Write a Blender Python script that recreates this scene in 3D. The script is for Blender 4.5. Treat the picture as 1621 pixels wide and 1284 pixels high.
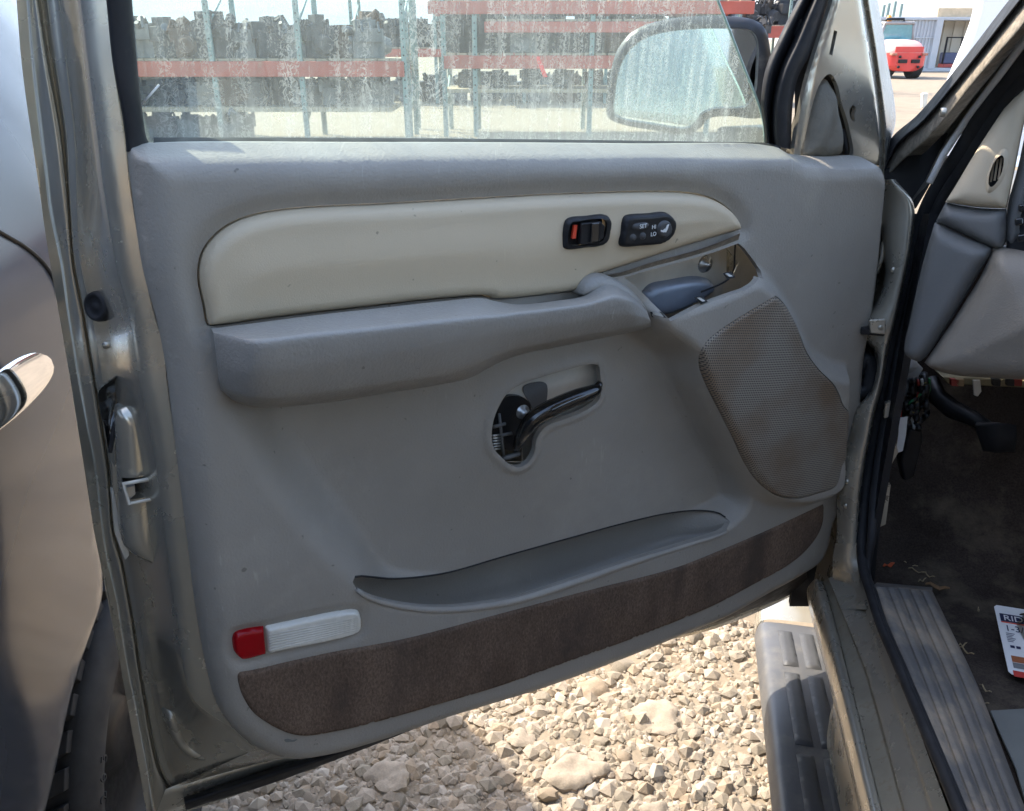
import bpy, bmesh, math, random
import numpy as np
from mathutils import Vector, Matrix, geometry, noise
random.seed(7); np.random.seed(7)
for o in list(bpy.data.objects): bpy.data.objects.remove(o)
S = bpy.context.scene
COL = S.collection
R = math.radians
# ------------------------------------------------------------------ camera, sky, sun, exposure
CAMH = 1.30; PITCH = 24.3; FPX = 1286.0
cd = bpy.data.cameras.new('camera'); cam = bpy.data.objects.new('camera', cd); COL.objects.link(cam)
cam.location = (0, 0, CAMH); cam.rotation_euler = (R(90-PITCH), 0, 0)
cd.sensor_width = 36; cd.lens = 36*FPX/1621; cd.clip_start = 0.02; cd.clip_end = 20000
S.camera = cam
SUN_AZ = Vector((-0.80, 0.60)).normalized(); SUN_EL = 46.0
wd = bpy.data.worlds.new('World'); S.world = wd; wd.use_nodes = True
nt = wd.node_tree; nt.nodes.clear()
sky = nt.nodes.new('ShaderNodeTexSky'); sky.sky_type = 'NISHITA'; sky.sun_disc = False
sky.sun_elevation = R(SUN_EL); sky.sun_rotation = math.atan2(SUN_AZ.x, SUN_AZ.y)
sky.air_density = 1.0; sky.dust_density = 1.8; sky.ozone_density = 1.0
bg = nt.nodes.new('ShaderNodeBackground'); bg.inputs[1].default_value = 0.15
wo = nt.nodes.new('ShaderNodeOutputWorld')
nt.links.new(sky.outputs[0], bg.inputs[0]); nt.links.new(bg.outputs[0], wo.inputs[0])
sl = bpy.data.lights.new('sun', 'SUN'); sl.energy = 2.5; sl.angle = R(0.6); sl.color = (1, .90, .76)
so = bpy.data.objects.new('sun', sl); COL.objects.link(so); so.location = (-6, 3, 10)
sdir = Vector((SUN_AZ.x*math.cos(R(SUN_EL)), SUN_AZ.y*math.cos(R(SUN_EL)), math.sin(R(SUN_EL))))
so.rotation_euler = (-sdir).to_track_quat('-Z', 'Y').to_euler()
S.view_settings.view_transform = 'Standard'; S.view_settings.look = 'None'
S.view_settings.exposure = 2.22; S.view_settings.gamma = 1
S.render.engine = 'CYCLES'
# ------------------------------------------------------------------ frames
CO = Vector((0, 0, CAMH))
_c, _s = math.cos(R(PITCH)), math.sin(R(PITCH))
def ray(px, py):
    x = (px-810.5)/FPX; y = (642-py)/FPX
    return Vector((x, y*_s+_c, y*_c-_s))
class Fr:
    def __init__(s, o, x, y, z): s.o, s.a = Vector(o), [Vector(x).normalized(), Vector(y).normalized(), Vector(z).normalized()]
    def pt(s, a, b, c): return s.o+s.a[0]*a+s.a[1]*b+s.a[2]*c
    def co(s, p): d = Vector(p)-s.o; return (d.dot(s.a[0]), d.dot(s.a[1]), d.dot(s.a[2]))
    def hit(s, px, py, val, ax=2):
        d = ray(px, py); n = s.a[ax]
        k = (val-(CO-s.o).dot(n))/d.dot(n)
        return CO+d*k
    def uv(s, px, py, w):
        c = s.co(s.hit(px, py, w)); return (c[0], c[1])
    def poly(s, pts, w): return np.array([s.uv(p[0], p[1], w) for p in pts])
def camdir(px, py): return ray(px, py).normalized()
DU = camdir(3130, 228); DN = DU.cross(Vector((0, 0, 1))).normalized(); DV = DN.cross(DU)
D = Fr(CO+ray(240, 222)*0.65, DU, DV, DN)              # the open door: along, up, towards the viewer
TT = camdir(1115, 229); TL_ = TT.cross(Vector((0, 0, 1))).normalized(); TU = TL_.cross(TT)
T = Fr(CO, TL_, TT, TU)                                # the truck: right, forward, up
WF = Fr((0, 0, 0), (1, 0, 0), (0, 1, 0), (0, 0, 1))
def TL(px, py, v): return T.hit(px, py, v, 0)
def TF(px, py, v): return T.hit(px, py, v, 1)
def TH(px, py, v): return T.hit(px, py, v, 2)
def dp(px, py, w): return D.hit(px, py, w)
def gy(px, py, Y): return WF.hit(px, py, Y, 1)
# ------------------------------------------------------------------ materials
MATS = {}
def srgb(r, g, b):
    f = lambda c: ((c/255+.055)/1.055)**2.4 if c > 10 else c/255/12.92
    return (f(r), f(g), f(b))
def mat(name, col, rough=.6, metal=0., var=.12, vs=9., bump=0., bs=500., dirt=None, dthr=.62, ds=14., coat=0., spec=.5, rvar=.12, stretch=(1, 1, 1), fine=0., damt=.8, dw=.14, dd=8, scuff=0.):
    if name in MATS: return MATS[name]
    m = bpy.data.materials.new(name); m.use_nodes = True; N = m.node_tree.nodes; L = m.node_tree.links
    b = N['Principled BSDF']; b.inputs['Metallic'].default_value = metal
    b.inputs['Specular IOR Level'].default_value = spec; b.inputs['Coat Weight'].default_value = coat
    b.inputs['Coat Roughness'].default_value = .08
    tc = N.new('ShaderNodeTexCoord'); mp = N.new('ShaderNodeMapping'); mp.inputs['Scale'].default_value = stretch
    L.new(tc.outputs['Object'], mp.inputs[0])
    def nz(scale, detail=5, rgh=.6):
        n = N.new('ShaderNodeTexNoise'); n.inputs['Scale'].default_value = scale; n.inputs['Detail'].default_value = detail
        n.inputs['Roughness'].default_value = rgh; L.new(mp.outputs[0], n.inputs['Vector']); return n.outputs['Fac']
    def ramp(src, a, bb, ca, cb):
        r = N.new('ShaderNodeValToRGB'); r.color_ramp.elements[0].position = a; r.color_ramp.elements[1].position = bb
        r.color_ramp.elements[0].color = (*ca, 1); r.color_ramp.elements[1].color = (*cb, 1); L.new(src, r.inputs[0]); return r.outputs[0]
    lo = tuple(c*(1-var) for c in col); hi = tuple(min(1, c*(1+var)) for c in col)
    c = ramp(nz(vs), .3, .7, lo, hi)
    if fine:
        x = N.new('ShaderNodeMix'); x.data_type = 'RGBA'; x.blend_type = 'MULTIPLY'; x.inputs[0].default_value = 1
        f = ramp(nz(bs, 3, .7), .3, .7, (1-fine,)*3, (1+fine*.4,)*3); L.new(c, x.inputs[6]); L.new(f, x.inputs[7]); c = x.outputs[2]
    if dirt:
        x = N.new('ShaderNodeMix'); x.data_type = 'RGBA'
        k = ramp(nz(ds, dd, .68 if dd > 5 else .5), dthr, min(1, dthr+dw), (0, 0, 0), (damt,)*3)
        L.new(k, x.inputs[0]); L.new(c, x.inputs[6]); x.inputs[7].default_value = (*dirt, 1); c = x.outputs[2]
    if scuff:                                           # fine pale scratches and rubbed marks
        m2 = N.new('ShaderNodeMapping'); m2.inputs['Rotation'].default_value = (.3, .5, .8); m2.inputs['Scale'].default_value = (260, 14, 30); L.new(tc.outputs['Object'], m2.inputs[0])
        n2 = N.new('ShaderNodeTexNoise'); n2.inputs['Scale'].default_value = 1; n2.inputs['Detail'].default_value = 2; L.new(m2.outputs[0], n2.inputs['Vector'])
        a1 = ramp(n2.outputs['Fac'], .66, .74, (0, 0, 0), (1, 1, 1)); a2 = ramp(nz(11, 3, .6), .52, .66, (0, 0, 0), (scuff,)*3)
        mu = N.new('ShaderNodeMix'); mu.data_type = 'RGBA'; mu.blend_type = 'MULTIPLY'; mu.inputs[0].default_value = 1; L.new(a1, mu.inputs[6]); L.new(a2, mu.inputs[7])
        x = N.new('ShaderNodeMix'); x.data_type = 'RGBA'; L.new(mu.outputs[2], x.inputs[0]); L.new(c, x.inputs[6]); x.inputs[7].default_value = (*[min(.8, q*1.6) for q in col], 1); c = x.outputs[2]
        sp_ = ramp(nz(95, 2, .5), .735, .77, (0, 0, 0), (.55,)*3)       # specks of dirt
        x = N.new('ShaderNodeMix'); x.data_type = 'RGBA'; L.new(sp_, x.inputs[0]); L.new(c, x.inputs[6]); x.inputs[7].default_value = (.10, .085, .065, 1); c = x.outputs[2]
    L.new(c, b.inputs['Base Color'])
    rr = ramp(nz(vs*2.3), .3, .7, (max(.03, rough-rvar),)*3, (min(1, rough+rvar),)*3); L.new(rr, b.inputs['Roughness'])
    if bump:
        bm_ = N.new('ShaderNodeBump'); bm_.inputs['Strength'].default_value = min(1, bump); bm_.inputs['Distance'].default_value = .0012
        L.new(nz(bs, 4, .6), bm_.inputs['Height']); L.new(bm_.outputs[0], b.inputs['Normal'])
    MATS[name] = m; return m
GREY = mat('grey vinyl', (.315, .288, .243), .5, var=.09, vs=5, bump=.5, bs=380, dirt=(.42, .385, .32), dthr=.52, ds=7, damt=.6, spec=.4, dw=.25, scuff=.5)
GREYB = mat('armrest vinyl', (.285, .268, .235), .42, var=.09, vs=7, bump=.7, bs=330, dirt=(.35, .32, .28), dthr=.58, ds=20, damt=.5, spec=.45, dw=.25, scuff=.4)
BEIGE = mat('beige vinyl', (.56, .46, .315), .5, var=.05, vs=4, bump=.25, bs=800, dirt=(.33, .28, .21), dthr=.6, ds=6, damt=.4, spec=.4, dw=.25, scuff=.35)
DBEIGE = mat('dash beige', (.50, .42, .30), .6, var=.05, vs=4, bump=.2, bs=800)
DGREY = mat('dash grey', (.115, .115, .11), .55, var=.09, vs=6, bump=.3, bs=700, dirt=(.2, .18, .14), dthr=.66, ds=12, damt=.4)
PAINT = mat('pewter paint', (.50, .465, .38), .24, metal=.68, var=.04, vs=6, dirt=(.24, .21, .15), dthr=.5, ds=12, coat=.5, damt=.10, dw=.3, dd=3)
PAINTD = mat('dusty pewter paint', (.43, .40, .325), .3, metal=.6, var=.12, vs=9, dirt=(.27, .22, .15), dthr=.45, ds=14, coat=.2, damt=.28, dw=.3, dd=3)
PLATE = mat('zinc plate', (.62, .585, .50), .4, metal=.2, var=.15, vs=14, dirt=(.16, .14, .11), dthr=.6, ds=30, damt=.4)
RUB = mat('black rubber', (.018, .018, .019), .62, var=.3, vs=20, dirt=(.09, .08, .065), dthr=.62, ds=40, damt=.5, spec=.25)
BLACK = mat('black plastic', (.014, .014, .015), .4, var=.3, vs=30, dirt=(.07, .06, .05), dthr=.68, ds=40, damt=.4, spec=.3)
GLOSSB = mat('gloss black', (.012, .012, .012), .12, var=.2, vs=30, coat=.6, rvar=.05)
DARKGAP = mat('dark cavity', (.02, .019, .018), .8, var=.4, vs=20)
BTN = mat('button plastic', (.05, .05, .05), .5, var=.1, vs=60)
CARPET = mat('door carpet', (.165, .114, .08), .95, var=.22, vs=16, bump=1, bs=420, dirt=(.075, .056, .044), dthr=.48, ds=9, stretch=(1, 1, .55), fine=.45, spec=.1)
FCARP = mat('floor carpet', (.055, .044, .036), .95, var=.35, vs=7, bump=1, bs=300, dirt=(.15, .125, .09), dthr=.5, ds=8, fine=.5, spec=.1, damt=.75, dw=.2)
FLAT = mat('grey floor trim', (.16, .165, .15), .6, var=.08, vs=9, dirt=(.25, .22, .17), dthr=.6, ds=14, damt=.5)
SILLP = mat('sill plate plastic', (.11, .105, .097), .55, var=.15, vs=9, bump=.3, bs=400, dirt=(.27, .22, .16), dthr=.44, ds=11, damt=.85, dw=.2, spec=.2)
CHROME = mat('chrome', (.85, .85, .86), .06, metal=1, var=.02, vs=6, rvar=.03)
STEEL = mat('zinc bolt', (.5, .5, .48), .35, metal=.8, var=.1, vs=60)
ORANGE = mat('orange red mark', (.75, .07, .03), .45, var=.05, vs=30)
WHITEP = mat('white print', (.75, .75, .72), .5, var=.03, vs=30)
FOAM = mat('grey foam', (.20, .185, .15), .95, var=.15, vs=25, bump=.8, bs=260, spec=.1)
LENSR = mat('red lens', (.30, .002, .006), .15, var=.12, vs=30, rvar=.05, spec=.35)
LENSC = mat('milky lens', (.66, .63, .54), .25, var=.06, vs=14, dirt=(.45, .36, .22), dthr=.68, ds=20, coat=.3)
RIDGE = mat('dirty pillar strip', (.30, .255, .195), .8, var=.3, vs=22, bump=.8, bs=160, dirt=(.14, .115, .085), dthr=.5, ds=38, fine=.4)
LITRIM = mat('pale trim', (.55, .55, .53), .5, var=.05)
SILV = mat('silver car paint', (.06, .064, .075), .16, metal=.1, var=.05, vs=3, spec=.4, coat=.1, rvar=.03)
TYRE = mat('tyre rubber', (.028, .027, .026), .8, var=.3, vs=14, dirt=(.10, .09, .075), dthr=.6, ds=22, damt=.5)
WHITE = mat('white car paint', (.80, .79, .77), .3, var=.03, vs=2, coat=.5, rvar=.05)
# ------------------------------------------------------------------ object building
WL = {}
def link(name, me, parent=None, origin=(0, 0, 0), m=None, label=None, cat=None, group=None, kind=None):
    o = bpy.data.objects.new(name, me); COL.objects.link(o)
    org = Vector(origin); WL[o] = org
    if parent is not None:
        o.parent = parent; o.location = org-WL[parent]
    else: o.location = org
    if m is not None and me is not None: me.materials.append(m)
    tag(o, label, cat, group, kind); return o
def tag(o, label=None, cat=None, group=None, kind=None):
    for k, v in (('label', label), ('category', cat), ('group', group), ('kind', kind)):
        if v: o[k] = v
def empty(name, loc, label=None, cat=None, group=None, parent=None):
    return link(name, None, parent, loc, None, label, cat, group)
def mk(name, V, F, m, parent=None, smooth=True, uv=None, bevel=0, sub=0, solid=0, sharp=None, **kw):
    V = np.array([tuple(v) for v in V], dtype=float)
    c = (V.min(0)+V.max(0))/2
    me = bpy.data.meshes.new(name); me.from_pydata([tuple(v) for v in V-c], [], [tuple(f) for f in F])
    if smooth: me.shade_smooth()
    if sharp: me.set_sharp_from_angle(angle=R(sharp))
    if uv is not None:
        l = me.uv_layers.new(name='UVMap'); vi = np.empty(len(me.loops), dtype=np.int32); me.loops.foreach_get('vertex_index', vi)
        l.data.foreach_set('uv', np.array(uv)[vi].astype(np.float32).ravel())
    o = link(name, me, parent, c, m, **kw)
    if solid:
        q = o.modifiers.new('solid', 'SOLIDIFY'); q.thickness = solid; q.offset = -1
    if bevel:
        q = o.modifiers.new('bevel', 'BEVEL'); q.width = bevel; q.segments = 2; q.limit_method = 'ANGLE'; q.angle_limit = R(40); q.harden_normals = True
        me.shade_smooth(); 
    if sub:
        q = o.modifiers.new('sub', 'SUBSURF'); q.levels = sub; q.render_levels = sub
    return o
class MB:
    def __init__(s): s.V = []; s.F = []
    def add(s, V, F):
        b = len(s.V); s.V += [Vector(v) for v in V]; s.F += [tuple(i+b for i in f) for f in F]
    def box(s, lo, hi, fr=WF):
        P = [fr.pt(x, y, z) for z in (lo[2], hi[2]) for y in (lo[1], hi[1]) for x in (lo[0], hi[0])]
        s.add(P, [(0, 2, 3, 1), (4, 5, 7, 6), (0, 1, 5, 4), (2, 6, 7, 3), (0, 4, 6, 2), (1, 3, 7, 5)])
    def prism(s, pts, vec):
        n = len(pts); A = [Vector(p) for p in pts]; B = [p+Vector(vec) for p in A]
        s.add(A+B, [tuple(range(n)), tuple(range(2*n-1, n-1, -1))]+[(i, i+n, (i+1) % n+n, (i+1) % n) for i in range(n)])
    def tube(s, P, r, seg=10, cap=True, flat=None):
        P = [Vector(p) for p in P]; n = len(P); V = []; F = []
        rr = r if hasattr(r, '__len__') else [r]*n
        up = None
        for i in range(n):
            t = (P[min(i+1, n-1)]-P[max(i-1, 0)]).normalized()
            if up is None: up = t.orthogonal().normalized() if flat is None else (Vector(flat)-t*Vector(flat).dot(t)).normalized()
            else: up = (up-t*up.dot(t)).normalized()
            sd = t.cross(up)
            for k in range(seg):
                a = 2*math.pi*k/seg; V.append(P[i]+(up*math.cos(a)+sd*math.sin(a))*rr[i])
        for i in range(n-1):
            for k in range(seg): F.append((i*seg+k, i*seg+(k+1) % seg, (i+1)*seg+(k+1) % seg, (i+1)*seg+k))
        if cap: F += [tuple(range(seg-1, -1, -1)), tuple(range((n-1)*seg, n*seg))]
        s.add(V, F)
    def disc(s, c, ax, r, h, seg=20, r2=None):
        c = Vector(c); ax = Vector(ax).normalized(); s.tube([c, c+ax*h], [r, r if r2 is None else r2], seg)
    def lathe(s, c, ax, prof, seg=32):
        c = Vector(c); ax = Vector(ax).normalized(); u = ax.orthogonal().normalized(); v = ax.cross(u); V = []; F = []; n = len(prof)
        for k in range(seg):
            a = 2*math.pi*k/seg; e = u*math.cos(a)+v*math.sin(a)
            for (rr, h) in prof: V.append(c+e*rr+ax*h)
        for k in range(seg):
            for i in range(n-1):
                a = k*n+i; b = ((k+1) % seg)*n+i; F.append((a, b, b+1, a+1))
        s.add(V, F)
    def build(s, name, m, parent=None, **kw): return mk(name, s.V, s.F, m, parent, **kw)
def cr(P, n, closed=False):
    """resample a polyline as a smooth curve; a doubled point makes a corner"""
    P = [np.array(p, dtype=float) for p in P]; k = len(P); out = []
    segs = k if closed else k-1
    for i in range(segs):
        p1, p2 = P[i], P[(i+1) % k]
        p0 = P[(i-1) % k] if closed or i > 0 else 2*p1-p2
        p3 = P[(i+2) % k] if closed or i+2 < k else 2*p2-p1
        if np.linalg.norm(p2-p1) < 1e-9: continue
        m = 8
        d01 = max(np.linalg.norm(p1-p0), 1e-9)**.5; d12 = max(np.linalg.norm(p2-p1), 1e-9)**.5; d23 = max(np.linalg.norm(p3-p2), 1e-9)**.5
        m1 = (p2-p1) if d01 < 1e-4 else ((p1-p0)/d01-(p2-p0)/(d01+d12)+(p2-p1)/d12)*d12
        m2 = (p2-p1) if d23 < 1e-4 else ((p2-p1)/d12-(p3-p1)/(d12+d23)+(p3-p2)/d23)*d12
        for j in range(m):
            t = j/m; out.append((2*t**3-3*t*t+1)*p1+(t**3-2*t*t+t)*m1+(-2*t**3+3*t*t)*p2+(t**3-t*t)*m2)
    if not closed: out.append(P[-1])
    Q = np.array(out+([out[0]] if closed else []))
    if n is None: return Q[:-1] if closed else Q
    L = np.r_[0, np.cumsum(np.linalg.norm(np.diff(Q, axis=0), axis=1))]
    t = np.linspace(0, L[-1], n+1)[:-1] if closed else np.linspace(0, L[-1], n)
    return np.stack([np.interp(t, L, Q[:, i]) for i in range(Q.shape[1])], 1)
def loft(rows, n=None, k=3, resample=True):
    """rows of 3D points -> smooth grid (vertices, faces)"""
    A = np.array([cr(r, n) if resample else np.array([tuple(p) for p in r]) for r in [[tuple(p) for p in r] for r in rows]])
    nn = A.shape[1]
    G = []
    for j in range(nn): G.append(cr(list(A[:, j]), None)[::max(1, 8//k)] if False else crk(A[:, j], k))
    G = np.array(G)
    mrow = G.shape[1]; V = G.reshape(-1, 3); F = []
    for j in range(nn-1):
        for i in range(mrow-1): F.append((j*mrow+i, j*mrow+i+1, (j+1)*mrow+i+1, (j+1)*mrow+i))
    return V, F
def crk(P, k):
    n = len(P); out = []
    for i in range(n-1):
        p1, p2 = P[i], P[i+1]; p0 = P[i-1] if i else 2*p1-p2; p3 = P[i+2] if i+2 < n else 2*p2-p1
        for j in range(k):
            t = j/k; m1 = (p2-p0)*.5; m2 = (p3-p1)*.5
            lim = np.linalg.norm(p2-p1)*1.2
            for q in (m1, m2):
                l = np.linalg.norm(q)
                if l > lim: q *= lim/l
            out.append((2*t**3-3*t*t+1)*p1+(t**3-2*t*t+t)*m1+(-2*t**3+3*t*t)*p2+(t**3-t*t)*m2)
    out.append(P[-1]); return np.array(out)
def sdf(poly, P):
    """signed distance, positive inside"""
    poly = np.asarray(poly); P = np.asarray(P); d = np.full(len(P), 1e9); ins = np.zeros(len(P), bool)
    for i in range(len(poly)):
        a = poly[i]; b = poly[(i+1) % len(poly)]; e = b-a; L2 = e@e
        if L2 < 1e-14: continue
        t = np.clip(((P-a)@e)/L2, 0, 1); q = P-a-t[:, None]*e; d = np.minimum(d, (q*q).sum(1))
        if a[1] != b[1]:
            c = (a[1] > P[:, 1]) != (b[1] > P[:, 1]); x = (b[0]-a[0])*(P[:, 1]-a[1])/(b[1]-a[1])+a[0]; ins ^= c & (P[:, 0] < x)
    return np.where(ins, 1, -1)*np.sqrt(d)
def offs(poly, d):
    poly = np.asarray(poly); a = np.roll(poly, 1, 0); b = np.roll(poly, -1, 0); t = b-a; t /= np.maximum(np.linalg.norm(t, axis=1), 1e-9)[:, None]
    area = np.sum(poly[:, 0]*np.roll(poly[:, 1], -1)-np.roll(poly[:, 0], -1)*poly[:, 1])
    nrm = np.stack([t[:, 1], -t[:, 0]], 1)*np.sign(area); return poly+nrm*d
def ss(a, b, x): t = np.clip((x-a)/(b-a), 0, 1); return t*t*(3-2*t)
def roll(t): t = np.clip(t, 0, 1); return np.sqrt(np.maximum(0, 1-(1-t)**2))
def dens(poly, step):
    out = []
    for i in range(len(poly)):
        a = poly[i]; b = poly[(i+1) % len(poly)]; m = max(1, int(np.linalg.norm(b-a)/step))
        for j in range(m): out.append(a+(b-a)*j/m)
    return np.array(out)
def patch(name, fr, outer, hf, m, parent, holes=(), res=.004, skirt=.01, bres=None, rings=(), **kw):
    """a sheet over a traced outline: hf(P, d) gives its height; holes are cut; the rim is turned back by skirt"""
    bres = bres or res
    loops = [dens(np.asarray(outer), bres)]+[dens(np.asarray(h), bres) for h in holes]
    lo = loops[0].min(0); hi = loops[0].max(0)
    gx, gyy = np.meshgrid(np.arange(lo[0], hi[0], res), np.arange(lo[1], hi[1], res*.866))
    gx = gx+(np.arange(gx.shape[0]) % 2)[:, None]*res*.5
    G = np.stack([gx.ravel(), gyy.ravel()], 1)
    keep = sdf(loops[0], G) > res*.55
    for h in loops[1:]: keep &= sdf(h, G) < -res*.55
    G = G[keep]
    pts = []; edges = []
    for lp in loops:
        b = len(pts); pts += list(lp); n = len(lp); edges += [(b+i, b+(i+1) % n) for i in range(n)]
    for off in rings:                                   # extra rows of points along the rim
        q = offs(loops[0], -off); sd = sdf(loops[0], q); q = q[sd > off*.8]; pts += list(q)
    pts += list(G)
    r = geometry.delaunay_2d_cdt([Vector(p) for p in pts], edges, [], 0, 1e-7, False)
    P = np.array([tuple(v) for v in r[0]]); Fs = np.array([f for f in r[2] if len(f) == 3])
    cen = P[Fs].mean(1); ok = sdf(loops[0], cen) > 0
    for h in loops[1:]: ok &= sdf(h, cen) < 0
    Fs = Fs[ok]; used = np.unique(Fs); mp = -np.ones(len(P), int); mp[used] = np.arange(len(used)); P = P[used]; Fs = mp[Fs]
    a = P[Fs[:, 0]]; b = P[Fs[:, 1]]; c = P[Fs[:, 2]]
    flip = ((b-a)[:, 0]*(c-a)[:, 1]-(b-a)[:, 1]*(c-a)[:, 0]) < 0; Fs[flip] = Fs[flip][:, ::-1]
    d = sdf(loops[0], P); w = hf(P, d)
    X = np.array([tuple(q) for q in fr.a]); o = np.array(tuple(fr.o))
    V = o+P[:, :1]*X[0]+P[:, 1:]*X[1]+np.asarray(w)[:, None]*X[2]
    Fl = [tuple(f) for f in Fs]; uv = P.copy()
    if skirt:
        cnt = {}
        for f in Fl:
            for i in range(3):
                e = (f[i], f[(i+1) % 3]); cnt[e] = cnt.get(e, 0)+1
        be = [e for e in cnt if (e[1], e[0]) not in cnt]
        bv = sorted({i for e in be for i in e}); t0 = {i: len(V)+k for k, i in enumerate(bv)}; t1 = {i: len(V)+len(bv)+k for k, i in enumerate(bv)}
        V = np.vstack([V, V[bv], V[bv]-X[2]*skirt]); uv = np.vstack([uv, P[bv], P[bv]])
        Fl += [(t0[e[1]], t0[e[0]], t1[e[0]], t1[e[1]]) for e in be]
    return mk(name, V, Fl, m, parent, uv=uv, **kw)
def const(w): return lambda P, d: np.full(len(P), w)
def dome(w, h, r): return lambda P, d: w+h*roll(d/r)
def text(s, fr, u, v, w, size, m, parent, rot=0, thick=.0003, align='LEFT', xs=1.0, name='lettering'):
    c = bpy.data.curves.new('txt', 'FONT'); c.body = s; c.size = size; c.extrude = thick; c.align_x = align
    o = bpy.data.objects.new('txt', c); COL.objects.link(o)
    dg = bpy.context.evaluated_depsgraph_get(); me = bpy.data.meshes.new_from_object(o.evaluated_get(dg))
    V = [v_.co.copy() for v_ in me.vertices]; F = [tuple(p.vertices) for p in me.polygons]
    bpy.data.objects.remove(o)
    ca, sa = math.cos(rot), math.sin(rot)
    W = [fr.pt(u+(x.x*xs*ca-x.y*sa), v+(x.x*xs*sa+x.y*ca), w+x.z) for x in V]
    return mk(name, W, F, m, parent, smooth=False)
# ------------------------------------------------------------------ the truck and its open door
truck = empty('pickup_truck', T.pt(.9, .6, -CAMH), 'pewter truck with its front door swung open and trim removed', 'truck')
# door shell: rows of the pressed steel edge, top to bottom, at their own depth
YL = [-60, 0, 98, 209, 278, 327, 420, 492, 548, 604, 679, 735, 791, 842, 889, 946, 1000, 1055, 1109, 1163, 1217]
XR = dict(
 R0=[20, 26, 34, 49, 62, 66, 80, 93, 102, 112, 124, 134, 142, 149, 162, 173, 182, 191, 201, 210, 221],
 R1=[37, 44, 52, 64, 72, 78, 98, 107, 116, 125, 139, 150, 157, 163, 170, 184, 193, 202, 213, 223, 233],
 R2=[48, 57, 72, 92, 100, 105, 113, 127, 136, 146, 158, 167, 172, 176, 189, 200, 209, 217, 226, 235, 247],
 R5=[117, 126, 138, 152, 160, 167, 183, 202, 212, 220, 236, 246, 253, 259, 265, 273, 281, 289, 303, 324, 350],
 R6=[160, 168, 178, 195, 203, 210, 226, 242, 258, 264, 274, 282, 289, 295, 301, 309, 319, 328, 341, 362, 384])
def mixr(a, b, t): return [x+(y-x)*t for x, y in zip(XR[a], XR[b])]
XR['R3'] = [x+(y-x)*t for x, y, t in zip(XR['R2'], XR['R5'], [.26, .26, .24, .2, .14, .1]+[.08]*15)]
XR['R4'] = [x+(y-x)*t for x, y, t in zip(XR['R2'], XR['R5'], [.52, .52, .48, .42, .34, .26]+[.2]*15)]
XR['R4b'] = [x+(y-x)*t for x, y, t in zip(XR['R2'], XR['R5'], [.62, .62, .6, .55, .5, .45]+[.38]*15)]
wv = dict(R0=-.105, R1=-.108, R2=-.098, R2g=-.110, R3=-.097, R4=-.092, R4b=-.078, R5=-.016, R5b=-.010, R6=-.006)
XR['R2g'] = [x+(y-x)*t for x, y, t in zip(XR['R2'], XR['R3'], [.5]*21)]
XR['R5b'] = mixr('R5', 'R6', .35)
ends = dict(R0=(236, 1308), R1=(244, 1296), R2=(262, 1250), R2g=(266, 1250), R3=(272, 1249), R4=(284, 1244), R4b=(310, 1236), R5=(396, 1190), R5b=(402, 1187), R6=(412, 1180))
order = ['R0', 'R1', 'R2', 'R2g', 'R3', 'R4', 'R4b', 'R5', 'R5b', 'R6']
rows = []
for k in order:
    tail = dict(R5=[(303, 1109), (349, 1153), (384, 1180)], R5b=[(316, 1109), (358, 1150), (392, 1177)], R6=[(341, 1109), (366, 1146), (400, 1171)]).get(k)
    px = list(zip(XR[k], YL)); px = px[:18]+tail if tail else px
    pts = [dp(x, y, wv[k]) for x, y in px]+[dp(*ends[k], wv[k])]
    if k == 'R1': rows.append(pts)
    rows.append(pts)
V, F = loft(rows, 90, 4)
F = [f[::-1] for f in F]
door = mk('door', V, F, PAINT, truck, label='open front door with grey trim, its window partly wound up')
# bottom run of the shell
bot = dict(
 R6=[(412, 1180), (445, 1187), (505, 1179), (580, 1158), (700, 1119), (820, 1083), (998, 1020), (1130, 967), (1240, 908), (1274, 884)],
 R5=[(396, 1190), (440, 1195), (505, 1187), (580, 1166), (700, 1126), (820, 1090), (998, 1027), (1130, 974), (1240, 915), (1275, 892)],
 R2=[(262, 1250), (300, 1240), (420, 1204), (520, 1186), (690, 1127), (820, 1086), (998, 1023), (1130, 979), (1240, 922), (1276, 900)],
 R1=[(244, 1296), (300, 1276), (420, 1236), (520, 1200), (690, 1132), (820, 1088), (998, 1025), (1130, 990), (1240, 944), (1278, 920)],
 R0=[(236, 1308), (300, 1284), (420, 1243), (520, 1206), (690, 1135), (820, 1090), (998, 1027), (1130, 996), (1240, 950), (1280, 926)])
wb = dict(R6=-.006, R5=-.016, R2=-.094, R1=-.102, R0=-.106)
rows = [[dp(*p, wb[k]) for p in bot[k]] for k in ('R0', 'R1', 'R1', 'R2', 'R2', 'R5', 'R6')]
V, F = loft(rows, 60, 3)
mk('lower_flange', V, [f[::-1] for f in F], PAINTD, door)
# rubber strip along the bottom
lo = [(291, 1262), (350, 1243), (420, 1219), (520, 1190), (620, 1156), (740, 1112)]
lo2 = [(294, 1282), (350, 1264), (420, 1243), (520, 1207), (620, 1168), (740, 1120)]
rows = [[dp(x, y, w) for x, y in q] for q, w in ((lo, -.088), (lo, -.088), ([((a[0]+b[0])/2, (a[1]+b[1])/2) for a, b in zip(lo, lo2)], -.074), (lo2, -.088), (lo2, -.10))]
V, F = loft(rows, 40, 4); mk('bottom_seal', V, [f[::-1] for f in F], RUB, door)
lo = [(1000, 1022), (1064, 996), (1130, 970), (1196, 935), (1240, 912), (1276, 889)]
lo2 = [(1000, 1024), (1064, 1008), (1130, 987), (1196, 962), (1240, 946), (1279, 924)]
rows = [[dp(x, y, w) for x, y in q] for q, w in ((lo, -.02), (lo, -.02), ([((a[0]+b[0])/2, (a[1]+b[1])/2) for a, b in zip(lo, lo2)], -.03), (lo2, -.075), (lo2, -.09))]
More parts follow.
